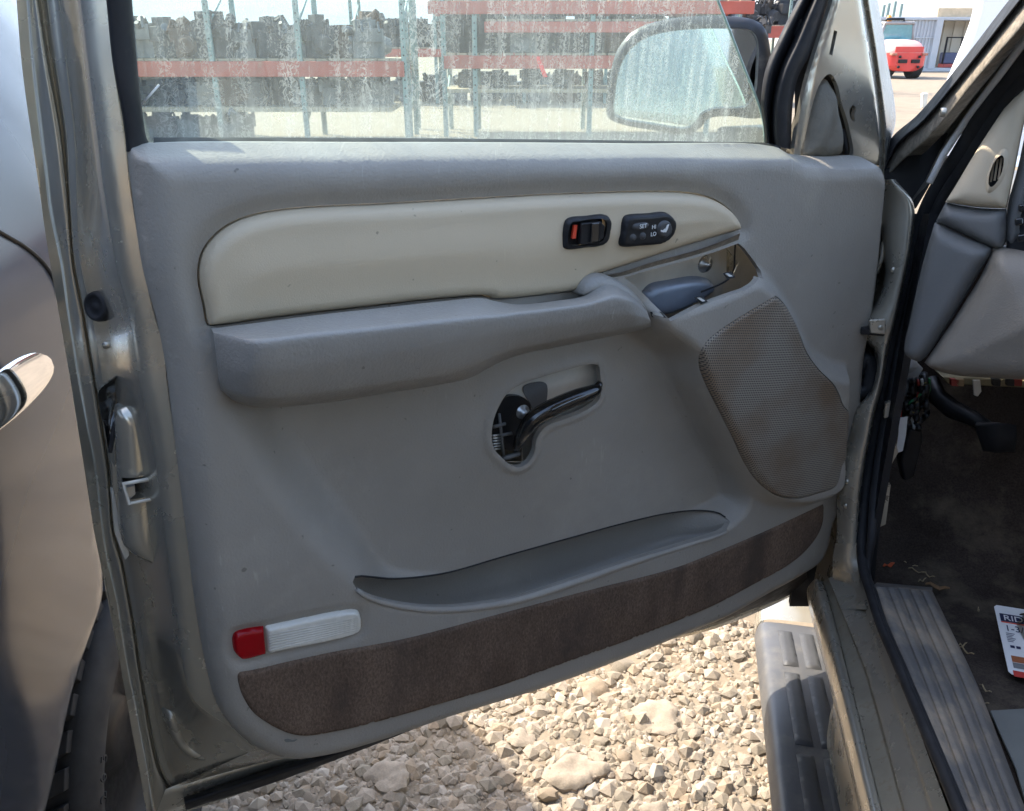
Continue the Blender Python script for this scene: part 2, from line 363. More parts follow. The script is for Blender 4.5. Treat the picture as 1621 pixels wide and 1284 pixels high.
V, F = loft(rows, 40, 4); mk('bottom_seal', V, [f[::-1] for f in F], RUB, door)
# inner plate behind the trim and the outer skin
inner = D.poly([(208, 236), (226, 420), (264, 604), (295, 842), (320, 1000), (345, 1100), (412, 1178), (505, 1178), (820, 1080), (1130, 965), (1270, 885), (1330, 770), (1345, 590), (1375, 260), (1240, 232)], -.02)
def plateh(P, d): return np.full(len(P), -.022)-.03*ss(.0, .02, sdf(D.poly([(1010, 440), (1166, 388), (1160, 446), (1032, 500)], -.02), P))*ss(.0, .05, (P[:, 1].max()-P[:, 1])*0+.05)
sw_hole_px = [(984, 438), (1010, 430), (1064, 416), (1129, 397), (1164, 384), (1172, 391), (1189, 413), (1196, 426), (1191, 436), (1181, 433), (1166, 442), (1151, 450), (1086, 473), (1033, 497), (1029, 489), (1020, 470), (1000, 450)]
patch('inner_panel', D, inner, const(-.055), PLATE, door, holes=[D.poly([(1140, 398), (1170, 388), (1200, 425), (1190, 445), (1145, 452)], -.02), D.poly([(795, 690), (850, 680), (850, 750), (800, 750)], -.02)], res=.03, skirt=.002)
skin = D.poly([(20, -60), (49, 209), (80, 420), (112, 604), (149, 842), (191, 1055), (236, 1306), (300, 1284), (420, 1243), (520, 1206), (690, 1134), (820, 1089), (998, 1026), (1130, 994), (1278, 924), (1345, 760), (1375, 500), (1392, 262), (1250, 228), (240, 224), (205, 100), (190, -60)], -.108)
patch('outer_skin', D, skin, const(-.112), PAINT, door, res=.05, skirt=.002)
# bits on the shut face
b = MB(); c = dp(155, 485, -.068); ax = (CO-c).normalized()*.6-D.a[0]*.8
b.lathe(c, ax, [(0, .004), (.003, .004), (.004, .0025), (.009, .0025), (.010, .0045), (.0125, .0045), (.014, .001), (.014, -.012)], 28)
b.build('rubber_bumper', RUB, door)
lat = D.poly(cr([(187, 655), (203, 648), (222, 640), (236, 655), (246, 720), (252, 790), (256, 850), (252, 900), (238, 897), (214, 885), (196, 866), (190, 800), (185, 720)], 60, True), -.045)
def lath(P, d): return -.053+.012*roll(d/.02)
lh = D.poly([(195, 764), (240, 757), (243, 790), (203, 797)], -.035)
latch = patch('latch_housing', D, lat, lath, PAINT, door, holes=[lh], res=.003, skirt=.02)
patch('latch_recess', D, offs(lh, .004), const(-.056), DARKGAP, latch, res=.02, skirt=0)
b = MB(); b.prism([dp(198, 768, -.045), dp(212, 765, -.045), dp(213, 778, -.045), dp(204, 786, -.045)], D.a[2]*.006); b.build('latch_claw', STEEL, latch, smooth=False)
b = MB(); b.tube([dp(240, 758, -.034), dp(243, 790, -.034), dp(204, 797, -.034), dp(196, 766, -.034), dp(240, 758, -.034)], .0022, 8); b.build('latch_rim', PLATE, latch)
rec = D.poly(cr([(156, 618), (178, 600), (206, 584), (217, 596), (216, 640), (204, 655), (184, 672), (178, 702), (172, 712), (166, 680), (158, 645)], 50, True), -.06)
patch('shut_recess', D, rec, lambda P, d: -.058-.012*roll(d/.02), GLOSSB, door, res=.004, skirt=.004)
b = MB(); b.tube([dp(x, y, -.056) for x, y in cr([(213, 580), (217, 612), (210, 640), (194, 655), (182, 672), (177, 700), (174, 716)], 26)], .0022, 8); b.build('shut_seal', RUB, door)
b = MB(); b.prism([dp(176, 728, -.075), dp(186, 742, -.075), dp(197, 796, -.075), (dp(201, 826, -.075)), dp(188, 822, -.075), dp(178, 770, -.075)], D.a[2]*.004); b.build('latch_bracket', PAINT, door, smooth=False, bevel=.001)
b = MB(); b.prism([dp(174, 770, -.09), dp(186, 775, -.09), dp(203, 872, -.09), dp(196, 880, -.09), dp(180, 838, -.09)], D.a[2]*.01); b.build('latch_shield', PLATE, door, smooth=False, bevel=.001)
for x, y in ((170, 545), (196, 548)):
    b = MB(); b.disc(dp(x, y, -.072), D.a[2]-D.a[0]*.6, .0035, .004, 12); b.build('rivet', PAINT, door)
# corner embossing at the foot of the door
cb = D.poly(cr([(262, 1150), (275, 1132), (292, 1150), (306, 1182), (340, 1180), (372, 1192), (360, 1215), (320, 1222), (285, 1205)], 40, True), -.05)
patch('corner_emboss', D, cb, lambda P, d: -.078+.03*roll(d/.03), PAINTD, door, res=.004, skirt=0)
# ------------------------------------------------------------------ trim panel
out_px = cr([(203, 238), (205, 232), (225, 228), (600, 226), (1000, 228), (1225, 232), (1248, 243), (1300, 248), (1364, 249), (1378, 264), (1375, 350), (1362, 480), (1348, 566), (1346, 600), (1338, 700), (1332, 768), (1316, 792), (1304, 812), (1297, 846), (1280, 880), (1240, 908), (1196, 932), (1130, 968), (1064, 995), (998, 1022), (900, 1058), (820, 1085), (700, 1121), (580, 1160), (505, 1180), (445, 1186), (400, 1171), (366, 1146), (344, 1115), (331, 1073), (311, 965), (297, 850), (280, 716), (258, 548), (226, 420), (212, 320)], None, True)
OUT = D.poly(out_px, .0)
hole_px = cr([(899, 385), (901, 360), (905, 352), (914, 350), (955, 347), (960, 352), (957, 375), (950, 383), (907, 389)], None, True)
ins_px = cr([(332, 517), (325, 484), (318, 450), (318, 425), (324, 402), (340, 379), (368, 357), (408, 342), (454, 334), (516, 329), (608, 325), (800, 314), (887, 309), (1036, 305), (1092, 307), (1130, 315), (1156, 330), (1172, 350), (1176, 364), (1176, 364), (1086, 391), (1021, 412), (956, 433), (940, 438), (930, 446), (925, 461), (925, 461), (860, 469), (786, 475), (774, 471), (700, 475), (562, 490), (450, 503), (334, 518)], None, True)
INS = D.poly(ins_px, .036)
han_px = cr([(947, 579), (936, 576), (900, 584), (852, 598), (820, 610), (801, 624), (787, 647), (779, 672), (778, 698), (783, 712), (795, 725), (809, 737), (823, 739), (836, 731), (845, 716), (849, 694), (862, 676), (890, 664), (925, 650), (946, 634), (951, 615), (949, 592)], None, True)
HAN = D.poly(han_px, .012)
SWH = D.poly(sw_hole_px, .03)
spk_px = cr([(1227, 469), (1225, 470), (1130, 530), (1112, 551), (1107, 575), (1115, 602), (1156, 684), (1180, 735), (1202, 765), (1229, 784), (1258, 789), (1292, 782), (1322, 768), (1333, 698), (1335, 650), (1322, 612), (1297, 586), (1277, 559), (1255, 507), (1240, 481)], None, True)
SPK = D.poly(spk_px, .06)
rear_px = [(558, 922), (559, 915), (566, 912), (585, 913), (625, 916), (700, 908), (800, 880), (900, 852), (1000, 825), (1060, 812), (1110, 808), (1140, 813), (1156, 826)]
front_px = [(558, 922), (564, 931), (576, 940), (600, 950), (650, 960), (700, 963), (760, 958), (820, 947), (900, 922), (1000, 888), (1090, 860), (1145, 842), (1157, 832)]
POC = np.array([D.uv(*p, .010) for p in cr(rear_px, 40)]+[D.uv(*p, .036) for p in cr(front_px, 50)[::-1]])
FRIM = np.array([D.uv(*p, .036) for p in cr(front_px, 50)])
SCOOP = D.poly(cr([(352, 636), (380, 690), (430, 775), (490, 850), (530, 892), (557, 916), (557, 916), (600, 950), (650, 960), (700, 963), (760, 958), (820, 947), (900, 922), (1000, 888), (1090, 860), (1157, 832), (1185, 800), (1178, 760), (1140, 690), (1098, 606), (1085, 560), (1040, 525), (1000, 480), (700, 520), (380, 560)], None, True), .036)
POD = D.poly(cr([(1034, 496), (1090, 474), (1150, 452), (1196, 435), (1215, 446), (1240, 475), (1262, 510), (1290, 566), (1316, 584), (1345, 592), (1345, 592), (1338, 700), (1332, 770), (1296, 795), (1250, 800), (1215, 788), (1186, 757), (1150, 692), (1104, 604), (1092, 566), (1080, 552), (1040, 520)], None, True), .05)
car_px = cr([(377, 1066), (400, 1060), (520, 1033), (639, 1011), (800, 969), (932, 934), (1064, 900), (1147, 868), (1230, 832), (1303, 798), (1303, 798), (1301, 826), (1292, 848), (1270, 875), (1240, 898), (1196, 922), (1130, 957), (1064, 985), (998, 1011), (900, 1046), (800, 1082), (700, 1112), (580, 1146), (530, 1157), (480, 1164), (452, 1159), (424, 1145), (400, 1127), (387, 1108), (379, 1089)], None, True)
LMP = D.poly(cr([(369, 1016), (373, 1006), (384, 1001), (420, 995), (560, 968), (570, 971), (574, 982), (573, 997), (565, 1005), (424, 1037), (382, 1046), (373, 1038)], None, True), .036)
U560 = D.uv(560, 900, .036)[0]; U660 = D.uv(660, 900, .036)[0]
TOPL = D.poly([(205, 232), (225, 228), (600, 226), (1000, 228), (1225, 232), (1248, 243), (1300, 248), (1364, 249), (1378, 256)], 0); UH = D.uv(850, 665, .01)
def hpanel0(P, d):
    w = .036*roll(d/.028)
    dt = np.interp(P[:, 0], TOPL[:, 0], TOPL[:, 1])-P[:, 1]; w = np.minimum(w, .003+np.maximum(dt, 0)*2.4+.02*ss(.018, .05, dt))
    ds = sdf(SCOOP, P); wid = .050+(.024-.050)*ss(U560, U660, P[:, 0])
    t = np.clip((ds+.008)/(wid+.008), 0, 1); t = t*t*(3-2*t); w = w-.042*t
    bq = ((P[:, 0]-UH[0])/.15)**2+((P[:, 1]-UH[1])/.10)**2; w = w+.022*np.exp(-bq)*t
    w = w+.026*ss(-.014, .016, sdf(POD, P))
    di = -sdf(INS, P); w = w-.007*np.exp(-(np.maximum(di, 0)/.011)**2)
    dl = -sdf(LMP, P); w = w-.004*np.exp(-(np.maximum(dl, 0)/.006)**2)
    return w+.0007*np.sin(P[:, 0]*23+1.3)*np.sin(P[:, 1]*19)
def surf_uv(px):                                        # trace onto the moulded surface itself
    w = np.full(len(px), .02)
    for _ in range(12):
        P = np.array([D.uv(p[0], p[1], q) for p, q in zip(px, w)]); w = .5*w+.5*hpanel0(P, sdf(OUT, P))
    return P
HAN = surf_uv(han_px); SPK = surf_uv(spk_px); CAR = surf_uv(car_px)
NPK = 60
ru = surf_uv(cr(rear_px, NPK)); fu = surf_uv(cr(front_px, NPK)); fu[0] = ru[0]; fu[-1] = ru[-1]
POC = np.vstack([ru, fu[::-1][1:-1]])
def hpanel(P, d):
    dh = -sdf(HAN, P); return hpanel0(P, d)+.0035*np.exp(-((dh-.004)/.004)**2)
trim = patch('trim_panel', D, OUT, hpanel, GREY, door, holes=[offs(INS, .0012), HAN, SWH, offs(SPK, .0004), POC], res=.0042, skirt=.008, bres=.0035, rings=(.003, .007, .012))
patch('insert_panel', D, offs(INS, -.0006), lambda P, d: .030+.013*roll(d/.013)+.004*ss(.01, .05, d), BEIGE, door, holes=[D.poly(hole_px, .047)], res=.004, bres=.0035, skirt=.014, rings=(.002, .005, .01), label='beige padded upper insert holding the switches')
# ---- armrest
bk = [(334, 520), (352, 518), (400, 512), (500, 499), (600, 488), (700, 477), (762, 472), (784, 477), (820, 482), (880, 476), (926, 468), (945, 455), (965, 449), (990, 460), (1010, 474), (1024, 492)]
rg = [(338, 527), (360, 531), (408, 537), (500, 527), (600, 517), (700, 506), (760, 500), (790, 498), (820, 494), (880, 487), (930, 480), (952, 473), (975, 468), (997, 474), (1014, 486), (1027, 501)]
fm = [(343, 572), (362, 585), (408, 592), (500, 582), (608, 566), (700, 552), (750, 541), (790, 531), (830, 524), (890, 515), (935, 508), (960, 503), (985, 500), (1005, 501), (1020, 503), (1030, 508)]
fl = [(347, 605), (366, 622), (408, 633), (500, 627), (608, 611), (700, 596), (745, 583), (790, 563), (830, 552), (890, 540), (935, 531), (960, 527), (985, 522), (1005, 518), (1020, 515), (1030, 513)]
bt = [(349, 616), (371, 633), (408, 642), (500, 637), (608, 621), (700, 606), (742, 597), (793, 570), (830, 558), (890, 546), (935, 537), (960, 532), (985, 527), (1005, 523), (1020, 520), (1031, 517)]
sh = [.35, .6, 1, 1, 1, 1, .97, .93, .9, .86, .84, .84, .82, .78, .6, .4]
def row(px, base, amp): return [dp(x, y, base+amp*s) for (x, y), s in zip(px, sh)]
bt0 = [(x, y+2) for x, y in bt]
def mixp(a, c, t): return [(x0+(x1-x0)*t, y0+(y1-y0)*t) for (x0, y0), (x1, y1) in zip(a, c)]
rows = [row(bk, .024, 0), row(bk, .036, .020), row(mixp(bk, rg, .1), .036, .026), row(mixp(bk, rg, .82), .036, .057), row(rg, .036, .064), row(mixp(rg, fm, .16), .036, .067), row(mixp(rg, fm, .6), .036, .066), row(fm, .036, .063), row(mixp(fm, fl, .75), .034, .055), row(fl, .032, .050), row(bt, .026, .034), row(bt0, .0, .0)]
V, F = loft(rows, 110, 4)
mk('armrest', V, [f[::-1] for f in F], GREYB, door, label='padded grey armrest with a pull grip at its front end')
# pull cup bulb end
cup = D.poly(cr([(926, 470), (926, 456), (934, 444), (948, 437), (962, 437), (985, 446), (1005, 460), (1021, 478), (1029, 494), (1010, 490), (985, 478), (955, 470)], None, True), .055)
patch('pull_cup', D, cup, lambda P, d: .044+.014*roll(d/.012), GREYB, door, res=.003, skirt=.03, rings=(.0015,))
# slot floor behind grip
patch('grip_liner', D, D.poly([(780, 470), (930, 458), (930, 480), (790, 492)], .03), const(.026), GREYB, door, res=.02, skirt=0)
# ---- switch opening details
lip = [(956, 436), (984, 431), (1021, 419), (1064, 407), (1110, 394), (1150, 379), (1172, 369)]
lip2 = [(958, 440), (986, 438), (1022, 427), (1064, 416), (1112, 403), (1150, 390), (1168, 383)]
V, F = loft([[dp(x, y, .040) for x, y in lip], [dp(x, y, .040) for x, y in lip], [dp(x, y, .030) for x, y in lip2], [dp(x, y-1, .014) for x, y in lip2]], 40, 3)
mk('torn_lip', V, [f[::-1] for f in F], RIDGE, door, label='dirty torn lip under the beige insert')
b = MB(); c = dp(1116, 418, -.014); b.lathe(c, D.a[2], [(0, .008), (.004, .008), (.0045, .004), (.010, .003), (.0115, 0)], 20); b.build('bolt', STEEL, door)
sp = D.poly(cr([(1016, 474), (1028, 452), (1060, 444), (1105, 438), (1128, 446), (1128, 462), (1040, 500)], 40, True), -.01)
patch('inner_emboss', D, sp, lambda P, d: -.0135+.012*roll(d/.012), mat('sky tinted plate', (.27, .31, .37), .4, metal=.3, var=.15, vs=20), door, res=.004, skirt=0)  # sky reflection on the bare metal, put in as a blue-grey base colour
patch('opening_plate', D, D.poly([(975, 430), (1150, 372), (1150, 440), (1140, 470), (1030, 512)], -.014), const(-.014), PLATE, door, res=.02, skirt=.003)
patch('handle_plate', D, D.poly([(800, 590), (965, 555), (965, 660), (850, 690), (800, 660)], -.010), const(-.010), PLATE, door, res=.02, skirt=.003)
b = MB(); b.tube([dp(x, y, .012) for x, y in cr([(1164, 386), (1163, 405), (1162, 425), (1155, 440), (1140, 450), (1110, 462)], 24)], .0011, 8); b.build('wire', RUB, door)
for i, (x, y) in enumerate(((1050, 502), (1117, 477), (1173, 442))):
    q = D.poly([(x-6, y-2), (x+5, y-5), (x+7, y+2), (x-4, y+6)], .062)
    patch('clip_hole', D, q, const(.0), DARKGAP, door, res=.01, skirt=0) if False else None
    b = MB(); b.prism([D.pt(*p, hw) for p, hw in zip(q, hpanel(q, np.full(4, .1))+.0008)], D.a[2]*.0006); b.build('clip_slot', DARKGAP, door, smooth=False)
    b = MB(); b.prism([D.pt(p[0]-.002, p[1]+.001, hw) for p, hw in zip(q*.35+q.mean(0)*.65, hpanel(q, np.full(4, .1))+.001)], D.a[2]*.0025); b.build('clip', PLATE, door, smooth=False)
# ---- switches
def on_ins(px, py, w): return D.hit(px, py, w)
bz = D.poly(cr([(892, 387), (895, 360), (900, 349), (908, 345), (930, 343), (961, 341), (968, 347), (966, 372), (963, 382), (953, 390), (930, 393), (900, 396), (893, 393)], None, True), .049)
hole = D.poly(cr([(899, 385), (901, 360), (905, 352), (914, 350), (955, 347), (960, 352), (957, 375), (950, 383), (907, 389)], None, True), .051)
lk = patch('lock_switch', D, bz, lambda P, d: .046+.006*roll(d/.004), BLACK, door, holes=[hole], res=.002, skirt=.004)
patch('switch_well', D, offs(hole, .001), const(.042), BLACK, door, res=.01, skirt=0)
b = MB(); b.prism([dp(915, 352, .047), dp(946, 349, .047), dp(953, 356, .050), dp(951, 376, .050), dp(940, 384, .047), dp(914, 386, .047)], D.a[2]*.006); b.build('lock_rocker', BLACK, door, bevel=.0015)
b = MB(); b.prism([dp(934, 352, .053), dp(946, 351, .053), dp(945, 382, .053), dp(932, 384, .053)], D.a[2]*.004); b.build('lock_rocker_ridge', GLOSSB, door, bevel=.0015)
b = MB(); b.prism([dp(906.5, 356, .046), dp(911.5, 355.5, .046), dp(909, 376.5, .046), dp(903.5, 377, .046)], D.a[2]*.003); b.build('lock_indicator', ORANGE, door, smooth=False)
mz = D.poly(cr([(983, 385), (986, 366), (989, 352), (993, 344), (1000, 341), (1030, 339), (1056, 337), (1066, 343), (1071, 354), (1068, 369), (1060, 380), (1048, 387), (1020, 390), (991, 392), (985, 390)], None, True), .050)
patch('seat_switch', D, mz, lambda P, d: .046+.007*roll(d/.004), BLACK, door, res=.002, skirt=.004, label='black seat control panel with memory and heat buttons')
def button(px, py, rx, ry, h, name, m=BTN):
    q = D.poly([(px+rx*math.cos(a), py+ry*math.sin(a)-(rx*math.cos(a))*.08) for a in np.linspace(0, 2*math.pi, 28)[:-1]], .054)
    return patch(name, D, q, lambda P, d: .0528+h*roll(d/.0025), m, door, res=.0018, skirt=.002)
q = D.poly(cr([(1002, 362), (1003, 356), (1008, 354), (1024, 352), (1028, 355), (1027, 360), (1022, 363), (1006, 365)], None, True), .054)
patch('set_button', D, q, lambda P, d: .0528+.002*roll(d/.002), BTN, door, res=.0018, skirt=.002)
button(1003, 376.5, 5.6, 6, .002, 'memory_button'); button(1018.5, 374, 5.6, 6, .002, 'memory_button')
button(1052.5, 363, 12, 14, .003, 'heat_button')
u, v = D.uv(1012.5, 362, .055); text('SET', D, u, v, .0551, .0062, WHITEP, door, rot=.08)
u, v = D.uv(1032.5, 363, .054); text('HI', D, u, v, .0532, .006, WHITEP, door, rot=.08)
u, v = D.uv(1030.5, 374.5, .054); text('LO', D, u, v, .0532, .006, WHITEP, door, rot=.08)
b = MB()
for pts in ([(1047, 367), (1051, 368), (1054, 364), (1052, 362)], [(1051, 367), (1056, 356), (1059, 355), (1057, 362), (1054, 368)], [(1046, 364), (1051, 365), (1051, 366.5), (1046, 366.5)]):
    b.prism([dp(x, y, .0562) for x, y in pts], D.a[2]*.0004)
b.build('seat_symbol', WHITEP, door, smooth=False)
# ---- inside release handle
hp = cr([(817, 712), (822, 698), (830, 682), (843, 664), (868, 649), (900, 634), (932, 622), (946, 616), (950, 613)], 40)
hw = np.interp(np.linspace(0, 1, 40), [0, .12, .3, .5, .8, .95, 1], [.004, .0078, .0098, .0104, .0098, .0075, .004])
hz = np.interp(np.linspace(0, 1, 40), [0, .2, .5, 1], [.004, .020, .030, .030])
b = MB(); P3 = [dp(x, y, z) for (x, y), z in zip(hp, hz)]; b.tube(P3, list(hw), 16); b.build('release_handle', GLOSSB, door)
b = MB(); b.tube([dp(946, 613, .028), dp(949, 608, .022), dp(948, 606, .01)], [.005, .004, .003], 10); b.build('handle_tip', GLOSSB, door)
br = D.poly(cr([(786, 648), (800, 628), (826, 628), (838, 640), (838, 664), (825, 690), (812, 712), (790, 706), (780, 690)], None, True), -.006)
patch('handle_bracket', D, br, const(-.004), BLACK, door, res=.02, skirt=.012)
b = MB(); c = dp(826, 651, -.006); b.lathe(c, D.a[2], [(0, .010), (.004, .010), (.0045, .004), (.0085, .003), (.0095, 0)], 20); b.build('handle_bolt', STEEL, door)
b = MB()
for i in range(6): b.tube([dp(779, 690+i*4.4, .0), dp(792, 688+i*4.4, .0)], .0013, 8)
b.build('return_spring', STEEL, door)
b = MB(); b.tube([dp(790, 655, 0), dp(794, 690, 0), dp(797, 720, 0)], .0018, 8); b.tube([dp(781, 676, .001), dp(800, 671, .001)], .0022, 8); b.tube([dp(793, 689, .001), dp(810, 686, .001)], .0022, 8); b.tube([dp(796, 726, 0), dp(822, 718, 0)], .003, 8)
b.build('handle_linkage', DGREY, door)
pl = D.poly(cr([(826, 612), (850, 603), (862, 606), (863, 630), (858, 650), (846, 655), (838, 640)], None, True), -.012)
patch('plate_shield', D, pl, const(-.008), DGREY, door, res=.02, skirt=.002)
# ---- map pocket liner
rw_ = hpanel(ru, sdf(OUT, ru)); fw_ = hpanel(fu, sdf(OUT, fu)); e_ = np.sin(np.linspace(0, math.pi, NPK))**.45
def pr(q, dv, w): return [D.pt(q[i][0], q[i][1]-dv*e_[i], w[i]) for i in range(NPK)]
mid = ru*.5+fu*.5
rows = [pr(ru, 0, rw_), pr(ru, .0022, rw_-.005*e_), pr(ru, .007, rw_-.014*e_), pr(mid, .004, np.minimum(rw_, fw_)-.026*e_), pr(fu, .020, rw_-.034*e_), pr(fu, .052, rw_-.028*e_), pr(fu, .056, fw_-.034*e_), pr(fu, .040, fw_-.016*e_), pr(fu, .008, fw_-.008*e_), pr(fu, .003, fw_-.003*e_), pr(fu, .0, fw_)]
V, F = loft(rows, None, 4, resample=False)
mk('map_pocket', V, F, GREY, door, label='open map pocket low in the door trim')
b = MB(); b.tube([D.pt(fu[i][0], fu[i][1]-.001, fw_[i]+.0015) for i in range(1, NPK-1)], list(.0015+.0035*e_[1:-1]), 10); b.build('pocket_lip', GREY, door)
b = MB(); b.tube([D.pt(ru[i][0], ru[i][1], rw_[i]+.0002) for i in range(1, NPK-1)], .0011, 6); b.build('pocket_seam', DARKGAP, door)
# ---- speaker grille, carpet, lamp
def gm():
    m = bpy.data.materials.new('speaker mesh'); m.use_nodes = True; N = m.node_tree.nodes; L = m.node_tree.links; b = N['Principled BSDF']
    uv = N.new('ShaderNodeUVMap'); mp = N.new('ShaderNodeMapping'); mp.inputs['Scale'].default_value = (320, 320, 1); mp.inputs['Rotation'].default_value = (0, 0, .12)
    L.new(uv.outputs[0], mp.inputs[0]); fr = N.new('ShaderNodeVectorMath'); fr.operation = 'FRACTION'; L.new(mp.outputs[0], fr.inputs[0])
    sb = N.new('ShaderNodeVectorMath'); sb.operation = 'SUBTRACT'; sb.inputs[1].default_value = (.5, .5, 0); L.new(fr.outputs[0], sb.inputs[0])
    ml = N.new('ShaderNodeVectorMath'); ml.operation = 'MULTIPLY'; ml.inputs[1].default_value = (1, 1, 0); L.new(sb.outputs[0], ml.inputs[0])
    ln = N.new('ShaderNodeVectorMath'); ln.operation = 'LENGTH'; L.new(ml.outputs[0], ln.inputs[0])
    r = N.new('ShaderNodeValToRGB'); r.color_ramp.elements[0].position = .26; r.color_ramp.elements[1].position = .40
    L.new(ln.outputs['Value'], r.inputs[0])
    nz = N.new('ShaderNodeTexNoise'); nz.inputs['Scale'].default_value = 9; nz.inputs['Detail'].default_value = 7; L.new(uv.outputs[0], nz.inputs['Vector'])
    r2 = N.new('ShaderNodeValToRGB'); r2.color_ramp.elements[0].position = .42; r2.color_ramp.elements[1].position = .64
    r2.color_ramp.elements[0].color = (.31, .27, .21, 1); r2.color_ramp.elements[1].color = (.23, .155, .09, 1); L.new(nz.outputs['Fac'], r2.inputs[0])
    mx = N.new('ShaderNodeMix'); mx.data_type = 'RGBA'; mx.inputs[6].default_value = (.05, .044, .038, 1); L.new(r.outputs[0], mx.inputs[0]); L.new(r2.outputs[0], mx.inputs[7])
    L.new(mx.outputs[2], b.inputs['Base Color']); b.inputs['Roughness'].default_value = .6
    bp = N.new('ShaderNodeBump'); bp.inputs['Strength'].default_value = .6; bp.inputs['Distance'].default_value = .001; L.new(r.outputs[0], bp.inputs['Height']); L.new(bp.outputs[0], b.inputs['Normal'])
    return m
GRILLE = gm()
def hgr(P, d): return hpanel0(P, sdf(OUT, P))-.001+.003*roll(d/.005)+.003*ss(0, .08, d)
patch('speaker_grille', D, offs(SPK, -.0005), hgr, GRILLE, door, res=.004, skirt=.006, rings=(.002, .005), label='perforated speaker grille with rusty stains')
def hcar(P, d): return hpanel(P, sdf(OUT, P))+.0035*roll(d/.003)-.0005
patch('carpet_strip', D, CAR, hcar, CARPET, door, res=.005, skirt=.004, rings=(.0015,), label='brown carpet strip along the foot of the door')
LS = D.uv(422, 1016, .036)[0]
def hl(P, d): return .030+.009*roll(d/.004)
rp_ = D.poly(cr([(369, 1016), (373, 1006), (384, 1001), (420, 995), (420, 995), (424, 1037), (424, 1037), (382, 1046), (373, 1038)], None, True), .038)
cp_ = D.poly(cr([(421, 995), (421, 995), (560, 968), (570, 971), (574, 982), (573, 997), (565, 1005), (425, 1037), (425, 1037)], None, True), .038)
patch('red_lens', D, rp_, hl, LENSR, door, res=.002, skirt=.008, label='red reflector end of the courtesy lamp')
patch('clear_lens', D, cp_, hl, LENSC, door, res=.002, skirt=.008, label='milky clear lens of the courtesy lamp')
for i in range(7):
    t = .24+i*.1; a0 = (426, 995+42*t); a1 = (566, 968+3+30*t)
    b = MB(); b.tube([dp(*a0, .0387), dp(*a1, .0387)], .0008, 6); b.build('lens_rib', LENSC, door)
cq = surf_uv(cr([(450, 1171), (456, 1169), (463, 1171), (470, 1170), (466, 1173), (457, 1174), (452, 1174)], None, True))
patch('paint_chip', D, cq, lambda P, d: hpanel(P, sdf(OUT, P))+.0008, FLAT, door, res=.003, skirt=.0006)
